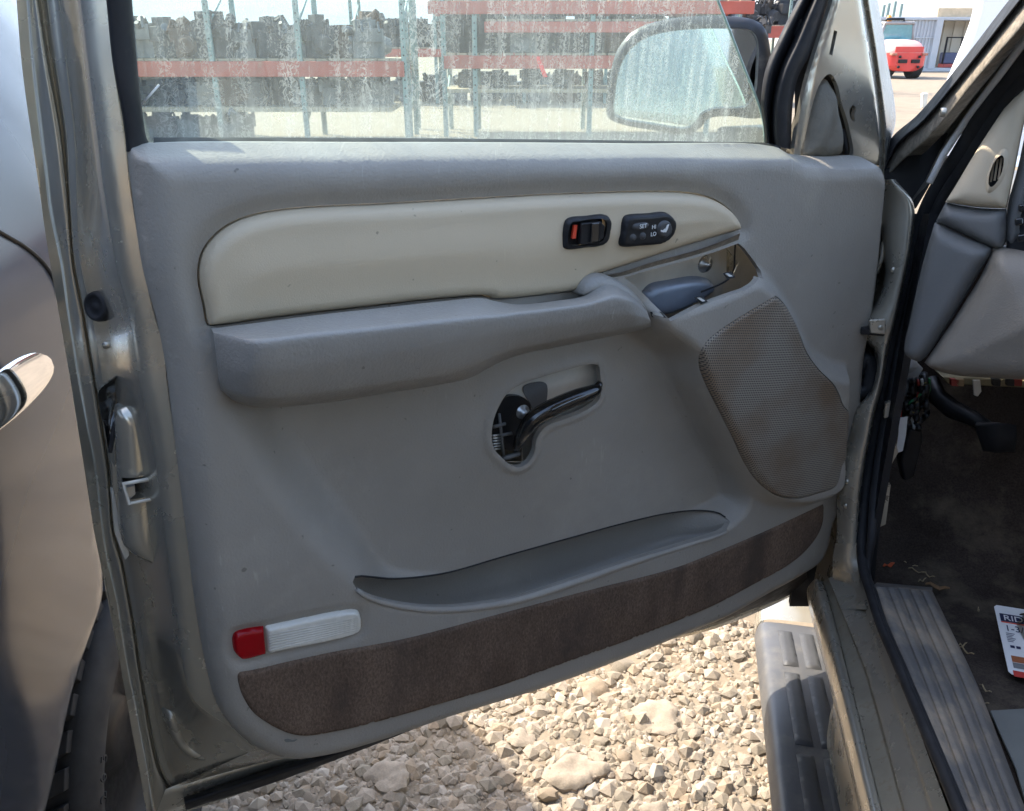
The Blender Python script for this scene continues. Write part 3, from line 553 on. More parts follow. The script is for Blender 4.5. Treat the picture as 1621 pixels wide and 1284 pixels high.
# ---- glass, channels, belt seal
def glassmat():
    m = bpy.data.materials.new('dusty window glass'); m.use_nodes = True; N = m.node_tree.nodes; L = m.node_tree.links; N.clear()
    o = N.new('ShaderNodeOutputMaterial'); tr = N.new('ShaderNodeBsdfTransparent'); tr.inputs[0].default_value = (.78, .94, .89, 1)
    gl = N.new('ShaderNodeBsdfGlossy'); gl.inputs['Roughness'].default_value = .03
    fr = N.new('ShaderNodeFresnel'); fr.inputs[0].default_value = 1.35
    m1 = N.new('ShaderNodeMixShader'); L.new(fr.outputs[0], m1.inputs[0]); L.new(tr.outputs[0], m1.inputs[1]); L.new(gl.outputs[0], m1.inputs[2])
    df = N.new('ShaderNodeBsdfDiffuse'); df.inputs[0].default_value = (.74, .78, .70, 1)
    tl = N.new('ShaderNodeBsdfTranslucent'); tl.inputs[0].default_value = (.66, .74, .66, 1)
    m2 = N.new('ShaderNodeMixShader'); m2.inputs[0].default_value = .3; L.new(df.outputs[0], m2.inputs[1]); L.new(tl.outputs[0], m2.inputs[2])
    uv = N.new('ShaderNodeUVMap')
    def mp(sc):
        q = N.new('ShaderNodeMapping'); q.inputs['Scale'].default_value = (*sc, 1); L.new(uv.outputs[0], q.inputs[0]); return q.outputs[0]
    def nz(sc, s, d=4, r=.6, dist=0):
        n = N.new('ShaderNodeTexNoise'); n.inputs['Scale'].default_value = s; n.inputs['Detail'].default_value = d; n.inputs['Roughness'].default_value = r; n.inputs['Distortion'].default_value = dist
        L.new(mp(sc), n.inputs['Vector']); return n.outputs['Fac']
    def mr(x, a, b, c, d):
        q = N.new('ShaderNodeMapRange'); q.inputs[1].default_value = a; q.inputs[2].default_value = b; q.inputs[3].default_value = c; q.inputs[4].default_value = d; L.new(x, q.inputs[0]); return q.outputs[0]
    def ma(op, a, b):
        q = N.new('ShaderNodeMath'); q.operation = op
        for i, x in enumerate((a, b)):
            if isinstance(x, (int, float)): q.inputs[i].default_value = x
            else: L.new(x, q.inputs[i])
        return q.outputs[0]
    streak = mr(nz((95, 7), 1, 5, .7), .38, .64, 0, 1)
    # lacy dried water marks: thin bands of a distorted noise
    lace = nz((1, .75), 120, 2, .5, 1.6); lace = mr(ma('ABSOLUTE', ma('SUBTRACT', lace, .5), 0), .015, .045, 1, 0)
    lace2 = nz((1, 1), 55, 3, .6, 1.8); lace2 = mr(ma('ABSOLUTE', ma('SUBTRACT', lace2, .5), 0), .008, .03, 1, 0)
    lace = ma('MAXIMUM', ma('MULTIPLY', lace, .8), ma('MULTIPLY', lace2, .6)); run = mr(nz((70, 3.2), 1, 4, .65), .44, .58, .25, 1); lace = ma('MULTIPLY', lace, run)
    area = mr(nz((6, 3), 1, 3, .5), .35, .6, .6, 1)
    sep = N.new('ShaderNodeSeparateXYZ'); L.new(uv.outputs[0], sep.inputs[0])
    low = mr(sep.outputs[1], 0.0, .05, .18, 0)
    film = mr(nz((4, 4), 1, 5, .6), .3, .75, .10, .24)
    k = ma('ADD', ma('ADD', film, low), ma('MULTIPLY', ma('MULTIPLY', lace, area), mr(streak, 0, 1, .15, .60)))
    k = ma('ADD', k, ma('MULTIPLY', streak, .12))
    m3 = N.new('ShaderNodeMixShader'); L.new(ma('MINIMUM', k, .85), m3.inputs[0]); L.new(m1.outputs[0], m3.inputs[1]); L.new(m2.outputs[0], m3.inputs[2])
    L.new(m3.outputs[0], o.inputs[0]); return m
GLASS = glassmat()
gp = D.poly([(188, -70), (192, 100), (222, 226), (238, 232), (700, 232), (1222, 238), (1211, 225), (1207, 185), (1175, 100), (1136, 0), (1106, -70)], -.034)
patch('window_glass', D, gp, const(-.034), GLASS, door, res=.05, skirt=0, label='dusty streaked side window glass')
b = MB(); b.tube([dp(x, y, -.034) for x, y in cr([(1106, -70), (1136, 0), (1175, 100), (1207, 185), (1211, 224)], 30)], .0016, 8)
b.build('glass_edge', mat('green glass edge', (.42, .55, .47), .25, var=.1), door)
V, F = loft([[dp(x, y, -.004) for x, y in q] for q in ([(243, 226), (560, 227), (900, 230), (1236, 234)],)]+[[dp(x, y, -.010) for x, y in [(243, 223), (560, 223), (900, 226), (1236, 230)]], [dp(x, y, -.020) for x, y in [(243, 219), (560, 219), (900, 222), (1236, 227)]], [dp(x, y, -.031) for x, y in [(243, 218), (560, 219), (900, 222), (1236, 227)]], [dp(x, y, -.031) for x, y in [(243, 228), (560, 228), (900, 232), (1236, 236)]]], 60, 3)
mk('belt_seal', V, F, DARKGAP, door)
rows = []
xs0 = [(160, -60), (168, 0), (178, 98), (193, 180), (199, 226), (200, 240)]; xs1 = [(204, -60), (208, 0), (216, 98), (225, 180), (231, 218), (236, 228)]
rows = [[dp(x, y, -.004) for x, y in xs0], [dp(x+4, y, .004) for x, y in xs0], [dp((a[0]*.4+c[0]*.6), a[1]*.4+c[1]*.6, .002) for a, c in zip(xs0, xs1)], [dp(x, y, -.008) for x, y in xs1], [dp(x, y, -.036) for x, y in xs1]]
V, F = loft(rows, 40, 4); mk('window_channel', V, [f[::-1] for f in F] if False else F, RUB, door)
b = MB(); b.tube([dp(222, 168, -.03), dp(252, 134, -.03)], .0009, 6); b.build('glass_scratch', WHITEP, door)
# ---- front corner of the window frame
SAILM = PAINT
rows = []
for w, q in ((-.004, [(1312, -60), (1300, 30), (1278, 90), (1262, 160), (1256, 244)]), (-.004, [(1330, -60), (1318, 0), (1296, 70), (1276, 140), (1264, 200), (1258, 246)]), (.002, [(1336, -60), (1326, 0), (1304, 70), (1284, 140), (1271, 200), (1264, 247)])):
    rows.append([dp(x, y, w) for x, y in q])
sail = D.poly(cr([(1330, -60), (1330, -60), (1318, 0), (1296, 70), (1274, 140), (1262, 200), (1256, 250), (1256, 250), (1300, 262), (1385, 268), (1385, 268), (1394, 250), (1390, 200), (1380, 110), (1362, 0), (1352, -60), (1352, -60)], None, True), -.006)
slot = D.poly([(1317, 48), (1322, 50), (1314, 88), (1309, 86)], -.006)
fo_px = cr([(1266, 250), (1271, 213), (1287, 147), (1300, 123), (1310, 117), (1320, 131), (1328, 164), (1340, 203), (1344, 250)], None, True)
FO = D.poly(fo_px, -.006)
h2 = D.poly(cr([(1341, 172), (1346, 166), (1350, 172), (1348, 182), (1349, 192), (1344, 190), (1340, 180)], None, True), -.006)
patch('corner_plate', D, sail, lambda P, d: -.006+.004*roll(d/.01)+.0008*np.sin(P[:, 1]*40), SAILM, door, holes=[slot, FO, h2], res=.005, skirt=.006)
patch('corner_backing', D, D.poly([(1262, 30), (1370, 30), (1385, 260), (1262, 255)], -.02), const(-.024), DARKGAP, door, res=.05, skirt=0)
fm_ = D.poly(cr([(1266, 250), (1272, 213), (1288, 150), (1301, 127), (1310, 122), (1318, 140), (1326, 170), (1330, 200), (1333, 225), (1330, 246)], None, True), -.01)
patch('foam_block', D, fm_, lambda P, d: -.020+.022*roll(d/.02)+.003*np.sin(P[:, 0]*170)*np.sin(P[:, 1]*60+1), FOAM, door, res=.003, skirt=.01)
b = MB(); b.tube([dp(1334, 205, -.012), dp(1338, 225, -.008), dp(1340, 244, -.008)], .003, 8); b.build('mirror_wire', RUB, door)
# folded steel along the hinge side, running down past the trim
rw = [(-.010, [(1352, -60), (1362, 0), (1380, 110), (1389, 200), (1392, 250), (1388, 320), (1380, 400), (1368, 500), (1356, 560)]),
      (-.030, [(1358, -60), (1368, 0), (1386, 110), (1395, 200), (1397, 250), (1392, 320), (1384, 400), (1372, 500), (1360, 560)]),
      (-.024, [(1364, -60), (1374, 0), (1391, 110), (1401, 200), (1400, 250), (1395, 320), (1387, 400), (1375, 500), (1362, 560)]),
      (-.06, [(1374, -60), (1384, 0), (1400, 110), (1412, 195), (1406, 232), (1398, 320), (1390, 400), (1378, 500), (1364, 560)]),
      (-.10, [(1380, -60), (1390, 0), (1404, 90), (1418, 192), (1409, 228), (1399, 320), (1391, 400), (1379, 500), (1365, 560)])]
V, F = loft([[dp(x, y, w) for x, y in q] for w, q in rw], 60, 4); mk('hinge_edge', V, [f[::-1] for f in F], PAINTD, door)
rw = [(.006, [(1374, 262), (1372, 350), (1359, 480), (1347, 566), (1343, 600), (1336, 700), (1329, 775)]), (-.012, [(1384, 262), (1380, 350), (1366, 480), (1353, 566), (1350, 600), (1342, 700), (1334, 775)]), (-.06, [(1394, 262), (1386, 350), (1371, 480), (1357, 566), (1354, 600), (1345, 700), (1337, 775)]), (-.10, [(1396, 262), (1388, 350), (1372, 480), (1358, 566), (1354, 600), (1345, 700), (1337, 775)])]
V, F = loft([[dp(x, y, w) for x, y in q] for w, q in rw], 40, 3); mk('hinge_flange', V, [f[::-1] for f in F], PAINTD, door)
# black window-run seals at the front corner
s1 = [(1296, -60), (1264, 0), (1236, 55), (1213, 108), (1205, 163), (1209, 200), (1212, 226)]
s2 = [(1312, -60), (1284, 0), (1256, 60), (1234, 110), (1222, 160), (1220, 200), (1222, 228)]
s3 = [(1332, -60), (1308, 0), (1279, 84), (1260, 121), (1252, 156), (1249, 200), (1249, 236)]
rows = [[dp(x, y, -.05) for x, y in s1], [dp(x, y, -.026) for x, y in s1], [dp((a[0]+c[0])/2, (a[1]+c[1])/2, -.016) for a, c in zip(s1, s2)], [dp(x, y, -.028) for x, y in s2], [dp(x, y, -.028) for x, y in s2], [dp(a[0]*.7+c[0]*.3, a[1]*.7+c[1]*.3, -.004) for a, c in zip(s2, s3)], [dp(a[0]*.2+c[0]*.8, a[1]*.2+c[1]*.8, -.002) for a, c in zip(s2, s3)], [dp(x, y, -.010) for x, y in s3], [dp(x+4, y, -.014) for x, y in s3]]
V, F = loft(rows, 50, 4); mk('run_seal', V, F, RUB, door)
# ---- door mirror beyond the glass
MC = D.hit(1095, 120, -.17); mn = Vector((-.17, -.985, .014)).normalized(); mx_ = Vector((0, 0, 1)).cross(mn)
MF = Fr(MC, mx_, mn.cross(mx_), mn)                    # the mirror faces back along the truck
mo = cr([(962, 185), (962, 150), (966, 118), (978, 78), (1006, 47), (1058, 30), (1112, 25), (1155, 26), (1192, 31), (1210, 44), (1219, 76), (1221, 120), (1216, 170), (1205, 186), (1150, 184), (1122, 188), (1108, 203), (1088, 213), (1031, 206), (982, 196)], None, True)
MO = MF.poly(mo, 0)
gm_px = cr([(972, 180), (973, 150), (978, 115), (994, 82), (1022, 60), (1071, 48), (1153, 45), (1188, 49), (1198, 62), (1199, 110), (1194, 150), (1180, 168), (1130, 172), (1112, 180), (1098, 198), (1085, 203), (1031, 196), (985, 188)], None, True)
GMI = MF.poly(gm_px, 0)
HOUSE = mat('mirror housing', (.03, .03, .032), .38, var=.2, vs=9, dirt=(.25, .23, .19), dthr=.56, ds=9, damt=.5)
mir = patch('mirror_housing', MF, MO, dome(.0, .010, .010), HOUSE, door, holes=[GMI], res=.005, skirt=.02)
patch('mirror_back', MF, MO, lambda P, d: -.012-.07*roll(d/.06), HOUSE, door, res=.012, skirt=0)
MIRM = mat('mirror glass', (.52, .57, .62), .02, metal=1, var=.02, rvar=.01)
patch('mirror_glass', MF, offs(GMI, .002), const(-.008), MIRM, door, res=.02, skirt=0)
b = MB(); b.prism([dp(1130, 200, -.13), dp(1210, 196, -.13), dp(1216, 240, -.11), dp(1128, 240, -.11)], D.a[2]*.04); b.build('mirror_arm', BLACK, door, bevel=.008)
# ------------------------------------------------------------------ truck body: hinge pillar, sill, cab interior
def loftT(name, rows, m, parent=truck, n=50, k=4, flip=False, **kw):
    V, F = loft(rows, n, k); return mk(name, V, [f[::-1] for f in F] if flip else F, m, parent, **kw)
pl_ = [(1399, 284), (1396, 320), (1397, 380), (1401, 440), (1384, 484), (1364, 508), (1362, 530), (1384, 556), (1386, 590), (1378, 618), (1354, 649), (1343, 695), (1331, 718), (1325, 772), (1325, 830), (1322, 880), (1312, 930)]
pr_ = [(1411, 284), (1440, 322), (1438, 380), (1427, 440), (1417, 484), (1411, 508), (1406, 530), (1400, 556), (1395, 590), (1389, 618), (1380, 649), (1371, 695), (1366, 718), (1358, 772), (1354, 830), (1354, 880), (1358, 930)]
pm_ = [((a[0]*.6+b_[0]*.4), a[1]) for a, b_ in zip(pl_, pr_)]
pb_ = [(a[0]-26, a[1]) for a in pl_]
rows = [[TF(x, y, 1.36) for x, y in pb_], [TF(x, y, 1.30) for x, y in pl_], [TF(x, y, 1.252) for x, y in pl_], [TF(x+1, y, 1.235) for x, y in pl_], [TF(x, y, 1.215) for x, y in pm_], [TF(x, y, 1.205) for x, y in pr_], [TF(x+6, y, 1.23) for x, y in pr_]]
loftT('hinge_pillar', rows, PAINTD, n=110, k=4)
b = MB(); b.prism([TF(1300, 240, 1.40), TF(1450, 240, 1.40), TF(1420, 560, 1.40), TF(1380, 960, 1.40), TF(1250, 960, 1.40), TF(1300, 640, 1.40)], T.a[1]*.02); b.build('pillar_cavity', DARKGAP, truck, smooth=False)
b = MB(); b.box(T.co(TF(1362, 530, 1.2)), [a+c for a, c in zip(T.co(TF(1362, 530, 1.2)), (.032, .03, .010))], T); b.build('check_strap', BLACK, truck, bevel=.002)
b = MB(); b.lathe(TF(1393, 518, 1.20), -T.a[1], [(0, .005), (.004, .005), (.005, .003), (.007, .002), (.008, 0)], 18); b.build('hinge_bolt', PAINTD, truck)
b = MB(); b.prism([TF(x, y, 1.195) for x, y in ((1376, 506), (1402, 505), (1402, 530), (1378, 528))], T.a[1]*.01); b.build('check_bracket', PAINTD, truck, bevel=.002)
b = MB(); b.tube([TF(x, y, 1.25) for x, y in cr([(1352, 600), (1362, 580), (1372, 565), (1378, 590), (1372, 615), (1358, 622)], 20)], .010, 10); b.build('wiring_boot', RUB, truck)
for x, y in ((1424, 385), (1414, 427), (1352, 725), (1342, 762), (1340, 800)):
    b = MB(); b.disc(TF(x, y, 1.216), -T.a[1], .0042, .004, 14); b.build('pillar_bolt', PAINTD, truck)
# upper corner where the wing meets the pillar: dark cavity and bent seam
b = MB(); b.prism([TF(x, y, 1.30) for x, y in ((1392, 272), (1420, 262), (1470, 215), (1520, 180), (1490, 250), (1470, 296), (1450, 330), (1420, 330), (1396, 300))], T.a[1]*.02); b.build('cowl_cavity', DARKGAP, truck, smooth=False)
b = MB(); b.tube([TF(x, y, 1.24) for x, y in ((1391, 330), (1390, 345), (1398, 355), (1404, 372), (1398, 388), (1395, 410), (1387, 432))], .0035, 8); b.build('seam_strip', PAINTD, truck)
b = MB(); b.prism([TF(x, y, 1.235) for x, y in ((1424, 326), (1430, 320), (1427, 342), (1417, 362), (1416, 352))], T.a[1]*.004); b.build('chipped_seam', LITRIM, truck, smooth=False)
b = MB(); b.prism([TF(x, y, 1.26) for x, y in ((1400, 296), (1424, 300), (1420, 340), (1404, 336))], T.a[1]*.01); b.build('cowl_bracket', RUB, truck, bevel=.003)
# A pillar: outer gasket, dirty strip, recess, pale trim, door seal
def pil(px, l0, l1): return [TL(x, y, l0+(l1-l0)*i/(len(px)-1)) for i, (x, y) in enumerate(px)]
dl = [(1396, 292), (1419, 264), (1478, 209), (1550, 121), (1621, 39), (1700, -56)]
du = [(1398, 278), (1416, 240), (1468, 190), (1535, 108), (1604, 20), (1680, -75)]
du2 = [(1396, 272), (1412, 232), (1462, 184), (1528, 104), (1597, 14), (1672, -80)]
loftT('windshield_gasket', [pil([(a[0]-6, a[1]-6) for a in du2], .262, .315), pil(du2, .256, .305), pil([((a[0]+c[0])/2, (a[1]+c[1])/2) for a, c in zip(du, du2)], .25, .30), pil(du, .256, .305)], RUB, n=40)
loftT('a_pillar', [pil(du, .262, .312), pil(du, .258, .308), pil([(a[0]*.5+c[0]*.5, a[1]*.5+c[1]*.5) for a, c in zip(du, dl)], .256, .306), pil(dl, .258, .308), pil(dl, .268, .318), pil([(a[0]+10, a[1]+9) for a in dl], .285, .335)], RIDGE, n=60)
rc = [(1438, 330), (1450, 312), (1471, 288), (1494, 242), (1533, 183), (1621, 65), (1700, -35)]
rc0 = [(1408, 306), (1424, 275), (1445, 250), (1482, 216), (1520, 170), (1600, 72), (1690, -40)]
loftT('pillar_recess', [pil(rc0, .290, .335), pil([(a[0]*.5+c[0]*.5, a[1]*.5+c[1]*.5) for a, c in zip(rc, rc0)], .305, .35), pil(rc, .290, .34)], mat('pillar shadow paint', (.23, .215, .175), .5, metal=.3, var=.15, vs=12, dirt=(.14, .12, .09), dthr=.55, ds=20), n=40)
b = MB(); b.tube(pil([(1471, 290), (1494, 244), (1533, 185), (1621, 67), (1700, -33)], .286, .335), .0042, 10); b.build('pillar_trim', LITRIM, truck)
b = MB(); c = TL(1492, 178, .262); b.lathe(c, -T.a[0], [(.005, -.003), (.005, .002), (.0025, .003), (.002, .001), (0, .001)], 16); b.build('pillar_clip', PAINTD, truck)
# door seal (two beads) from A pillar down to the sill
sa = [(1700, 30), (1621, 96), (1560, 182), (1510, 262), (1482, 306), (1466, 340), (1450, 384), (1436, 440), (1418, 520), (1400, 610), (1382, 700), (1370, 780), (1364, 850), (1366, 900), (1378, 940), (1392, 985), (1420, 1050), (1458, 1140), (1512, 1270), (1580, 1440)]
lv = [.345, .335, .325, .318, .31, .307, .303, .30, .298, .296, .294, .292, .290, .288, .286, .284, .284, .284, .284, .284]
P = [TL(x, y, l) for (x, y), l in zip(sa, lv)]
P = [Vector(p) for p in cr([tuple(p) for p in P], 120)]
tr_ = list(np.interp(np.arange(120)/119, [0, .45, .62, 1], [.0125, .0115, .006, .006])); b = MB(); b.tube(P, tr_, 10); b.build('door_seal', RUB, truck)
sa2 = [(x+15, y+5) if y < 900 else (x+6, y) for x, y in sa]
P = [TL(x, y, l+.008) for (x, y), l in zip(sa2, lv)]; P = [Vector(p) for p in cr([tuple(p) for p in P], 120)]
b = MB(); b.tube(P, [t*.8 for t in tr_], 10); b.build('door_seal_lip', RUB, truck)
# sill: rocker strip, lit step, flat, flange
def sl_(px, h): return [TH(x, y, h) for x, y in px]
k0 = [(1279, 930), (1281, 945), (1312, 1064), (1364, 1284), (1400, 1440)]
k1 = [(1290, 917), (1294, 930), (1325, 1050), (1380, 1284), (1418, 1440)]
k2 = [(1303, 921), (1309, 938), (1343, 1065), (1397, 1284), (1440, 1440)]
k3 = [(1312, 915), (1326, 950), (1372, 1065), (1433, 1284), (1476, 1440)]
k4 = [(1352, 905), (1366, 955), (1402, 1065), (1476, 1284), (1530, 1440)]
k5 = [(1368, 905), (1384, 955), (1420, 1060), (1502, 1284), (1560, 1440)]
loftT('rocker', [sl_([(x-2, y+10) for x, y in k0], -.80), sl_(k0, -.70), sl_(k1, -.668), sl_(k2, -.672), sl_(k2, -.672)], PAINTD, n=60)
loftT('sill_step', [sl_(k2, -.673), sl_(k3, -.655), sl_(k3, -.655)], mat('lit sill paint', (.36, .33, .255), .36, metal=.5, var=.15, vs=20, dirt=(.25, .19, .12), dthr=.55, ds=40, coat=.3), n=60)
loftT('sill_flat', [sl_(k3, -.655), sl_(k3, -.652), sl_(k4, -.632), sl_(k4, -.63), sl_(k5, -.618)], PAINTD, n=60)
# the pillar foot sweeping into the sill
loftT('pillar_foot', [[TF(1322, 860, 1.24), TF(1318, 890, 1.235), TH(1320, 925, -.655), TH(1332, 965, -.652)], [TF(1338, 860, 1.21), TF(1338, 890, 1.205), TH(1342, 925, -.640), TH(1352, 965, -.640)], [TF(1356, 860, 1.205), TF(1358, 890, 1.20), TH(1362, 925, -.624), TH(1372, 965, -.624)]], PAINTD, n=20)
# sill plate with ribs
p0 = [(1382, 928), (1400, 976), (1450, 1106), (1518, 1284), (1576, 1440)]
p1 = [(1476, 936), (1502, 990), (1546, 1082), (1619, 1270), (1690, 1440)]
def lerp_px(a, c, t): return [(x0+(x1-x0)*t, y0+(y1-y0)*t) for (x0, y0), (x1, y1) in zip(a, c)]
rows = [sl_(p0, -.64), sl_(p0, -.606), sl_(lerp_px(p0, p1, .12), -.602)]
for i in range(4):
    t = .22+i*.19
    for dt, hh in ((0, -.603), (.03, -.600), (.11, -.600), (.14, -.603)): rows.append(sl_(lerp_px(p0, p1, t+dt), hh-.02*t))
rows += [sl_(lerp_px(p0, p1, .97), -.624), sl_(p1, -.64), sl_(p1, -.70)]
loftT('sill_plate', rows, SILLP, n=90, k=3)
for i, t in enumerate((.30, .49, .68)):
    b = MB(); q = lerp_px(p0, p1, t-.02); Q = cr(q, 30); b.tube([TH(x, y, -.600-.02*t) for x, y in Q[12:]], .0018, 6); b.build('tread_rib', SILLP, truck)
b = MB(); b.prism([TH(1382, 928, -.606), TH(1388, 922, -.64), TH(1476, 930, -.66), TH(1476, 936, -.63)], T.a[2]*-.004); b.build('sill_plate_end', SILLP, truck, smooth=False)
# cab floor with toe board
fr_ = []
for l in np.linspace(.27, 1.7, 24):
    fr_.append([T.pt(l, f, h+.004*math.sin(l*30+f*17)) for f, h in ((-.8, -.735), (.3, -.735), (.9, -.735), (1.25, -.735), (1.42, -.733), (1.52, -.69), (1.66, -.50), (1.71, -.2), (1.72, -.14))])
loftT('floor', fr_, FCARP, n=40, k=1)
b = MB(); b.prism([T.pt(.31, 1.2, -.76), T.pt(.31, 1.75, -.76), T.pt(.31, 1.75, -.12), T.pt(.31, 1.2, -.08)], T.a[0]*-.01); b.build('kick_panel', BLACK, truck, smooth=False)
mp_ = [TH(x, y, -.728) for x, y in ((1566, 1128), (1700, 1120), (1800, 1330), (1640, 1340), (1607, 1220))]
b = MB(); b.prism(mp_, T.a[2]*.004); b.build('floor_cover', FLAT, truck, smooth=False, bevel=.0015)
# far side of the cab, roof and back, so the interior is shut in
b = MB(); b.box((1.72, -1.3, -.8), (1.76, 1.7, .05), T); b.build('far_door', DGREY, truck, smooth=False)
V, F = loft([[T.pt(.36, f, .46), T.pt(.5, f, .53), T.pt(.8, f, .55), T.pt(1.2, f, .55), T.pt(1.55, f, .53), T.pt(1.7, f, .46)] for f in (-1.3, -.5, .1, .5)], 12, 2)
mk('roof', V, F, PAINT, truck, solid=.03)
b = MB(); b.box((.34, -1.4, -.8), (1.74, -1.3, .5), T); b.build('cab_back', DGREY, truck, smooth=False)
for l in (.33, 1.70):
    b = MB(); b.box((l-.03, -.32, -.64), (l+.04, -.18, .47), T); b.build('b_pillar', PAINT, truck, bevel=.01)
P = [TL(1690, -50, .32)]; b = MB(); b.tube([T.pt(1.72, 1.2, -.0), T.pt(1.66, .5, .46)], .035, 8); b.build('far_a_pillar', PAINT, truck)
b = MB(); b.prism([T.pt(.34, 1.76, -.13), T.pt(1.75, 1.76, -.13), T.pt(1.75, 2.4, -.2), T.pt(.30, 2.4, -.2)], T.a[2]*-.5); b.build('hood', PAINT, truck, bevel=.04)
# ---- dashboard
TD = Fr(T.pt(.40, 1.06, -.1), T.a[0]*.93-T.a[1]*.37, T.a[2], -T.a[1]*.93-T.a[0]*.37)
def tdp(pts, w=0., smooth=True): return TD.poly(cr(pts, None, True) if smooth else pts, w)
bgp = tdp([(1604, 150), (1625, 128), (1680, 90), (1680, 90), (1680, 100), (1640, 140), (1621, 185), (1605, 260), (1590, 331), (1590, 331), (1545, 329), (1494, 321), (1494, 321), (1512, 292), (1540, 245), (1570, 198)])
vc = (1577, 271)
def vpoly(rx, ry, w=0.): return TD.poly([(vc[0]+rx*math.cos(a)+ry*.30*math.sin(-a)*-1*-1, vc[1]+ry*math.sin(a)-rx*.2*math.cos(a)) for a in np.linspace(0, 2*math.pi, 40)[:-1]], w)
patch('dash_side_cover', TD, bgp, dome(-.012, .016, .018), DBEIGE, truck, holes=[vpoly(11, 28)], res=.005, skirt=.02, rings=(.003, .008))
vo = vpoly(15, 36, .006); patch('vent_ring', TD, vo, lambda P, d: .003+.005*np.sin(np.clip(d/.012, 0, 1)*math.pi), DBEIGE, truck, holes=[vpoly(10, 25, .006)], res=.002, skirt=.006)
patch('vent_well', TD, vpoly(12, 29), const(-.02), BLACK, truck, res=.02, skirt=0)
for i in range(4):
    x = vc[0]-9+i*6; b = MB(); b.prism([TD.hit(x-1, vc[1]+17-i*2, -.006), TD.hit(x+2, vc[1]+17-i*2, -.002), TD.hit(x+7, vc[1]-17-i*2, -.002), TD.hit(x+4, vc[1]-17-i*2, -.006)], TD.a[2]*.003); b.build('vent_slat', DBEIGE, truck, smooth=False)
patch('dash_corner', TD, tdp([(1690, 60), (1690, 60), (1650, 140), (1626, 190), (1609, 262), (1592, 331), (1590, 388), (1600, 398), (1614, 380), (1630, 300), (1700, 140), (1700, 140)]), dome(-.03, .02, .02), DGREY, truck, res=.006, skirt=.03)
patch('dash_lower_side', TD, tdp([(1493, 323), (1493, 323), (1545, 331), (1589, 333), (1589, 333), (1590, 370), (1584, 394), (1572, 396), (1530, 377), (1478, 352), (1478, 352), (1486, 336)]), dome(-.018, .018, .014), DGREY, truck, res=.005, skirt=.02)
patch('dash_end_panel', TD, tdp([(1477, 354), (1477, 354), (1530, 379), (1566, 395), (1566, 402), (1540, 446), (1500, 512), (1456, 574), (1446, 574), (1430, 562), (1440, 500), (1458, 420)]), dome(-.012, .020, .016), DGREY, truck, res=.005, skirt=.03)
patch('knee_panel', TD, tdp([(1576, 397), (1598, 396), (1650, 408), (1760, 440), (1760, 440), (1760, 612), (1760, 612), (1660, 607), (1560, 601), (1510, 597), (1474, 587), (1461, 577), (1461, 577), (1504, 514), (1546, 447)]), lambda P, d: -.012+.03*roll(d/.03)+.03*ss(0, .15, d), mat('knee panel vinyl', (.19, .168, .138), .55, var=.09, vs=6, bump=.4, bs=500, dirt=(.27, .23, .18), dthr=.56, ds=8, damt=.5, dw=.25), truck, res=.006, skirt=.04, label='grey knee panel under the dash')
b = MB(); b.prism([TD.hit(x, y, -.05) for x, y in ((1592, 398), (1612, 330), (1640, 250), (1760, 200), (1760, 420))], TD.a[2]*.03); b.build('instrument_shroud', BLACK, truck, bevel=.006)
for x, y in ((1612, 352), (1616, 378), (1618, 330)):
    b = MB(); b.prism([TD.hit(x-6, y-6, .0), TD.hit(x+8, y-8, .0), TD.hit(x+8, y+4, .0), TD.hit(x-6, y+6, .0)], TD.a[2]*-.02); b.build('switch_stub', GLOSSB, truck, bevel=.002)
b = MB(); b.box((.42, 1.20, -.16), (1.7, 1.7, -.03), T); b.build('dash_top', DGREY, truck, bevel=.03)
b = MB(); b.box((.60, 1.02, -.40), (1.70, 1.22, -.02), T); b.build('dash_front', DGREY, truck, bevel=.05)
# ---- under the dash: pedals, wires, brackets
b = MB(); b.tube([TF(x, y, f) for x, y, f in ((1472, 600, 1.44), (1484, 628, 1.42), (1508, 648, 1.40), (1540, 662, 1.38), (1562, 676, 1.36))], [.013, .015, .016, .013, .011], 12, flat=T.a[2]); b.build('pedal_arm', BLACK, truck)
V, F = loft([[TF(1546, 668, 1.35), TF(1556, 690, 1.35), TF(1562, 706, 1.36)], [TF(1572, 668, 1.338), TF(1578, 690, 1.336), TF(1580, 708, 1.345)], [TF(1600, 672, 1.345), TF(1602, 692, 1.342), TF(1600, 708, 1.352)]], 14, 6)
pad = mk('brake_pedal', V, F, RUB, truck, solid=.012)
for t in (.2, .45, .7):
    b = MB(); b.tube([TF(1552+t*12, 672+t*34, 1.338), TF(1598, 675+t*32, 1.334)], .0022, 6); b.build('pedal_rib', STEEL if t == .2 else RUB, pad)
b = MB(); b.prism([TF(x, y, 1.40) for x, y in ((1424, 572), (1450, 572), (1462, 584), (1452, 600), (1440, 628), (1418, 632))], T.a[1]*.006); b.build('pillar_bracket', LITRIM, truck, bevel=.002)
b = MB(); b.lathe(TF(1438, 578, 1.39), -T.a[1], [(0, .006), (.007, .006), (.008, .002), (.013, .002), (.014, 0)], 18); b.build('grommet', LITRIM, truck)
WC = [('green', (.02, .16, .06)), ('yellow', (.42, .34, .05)), ('black', (.012, .012, .012)), ('tan', (.30, .2, .1)), ('red', (.3, .03, .02)), ('white', (.5, .5, .47))]
wr = random.Random(3)
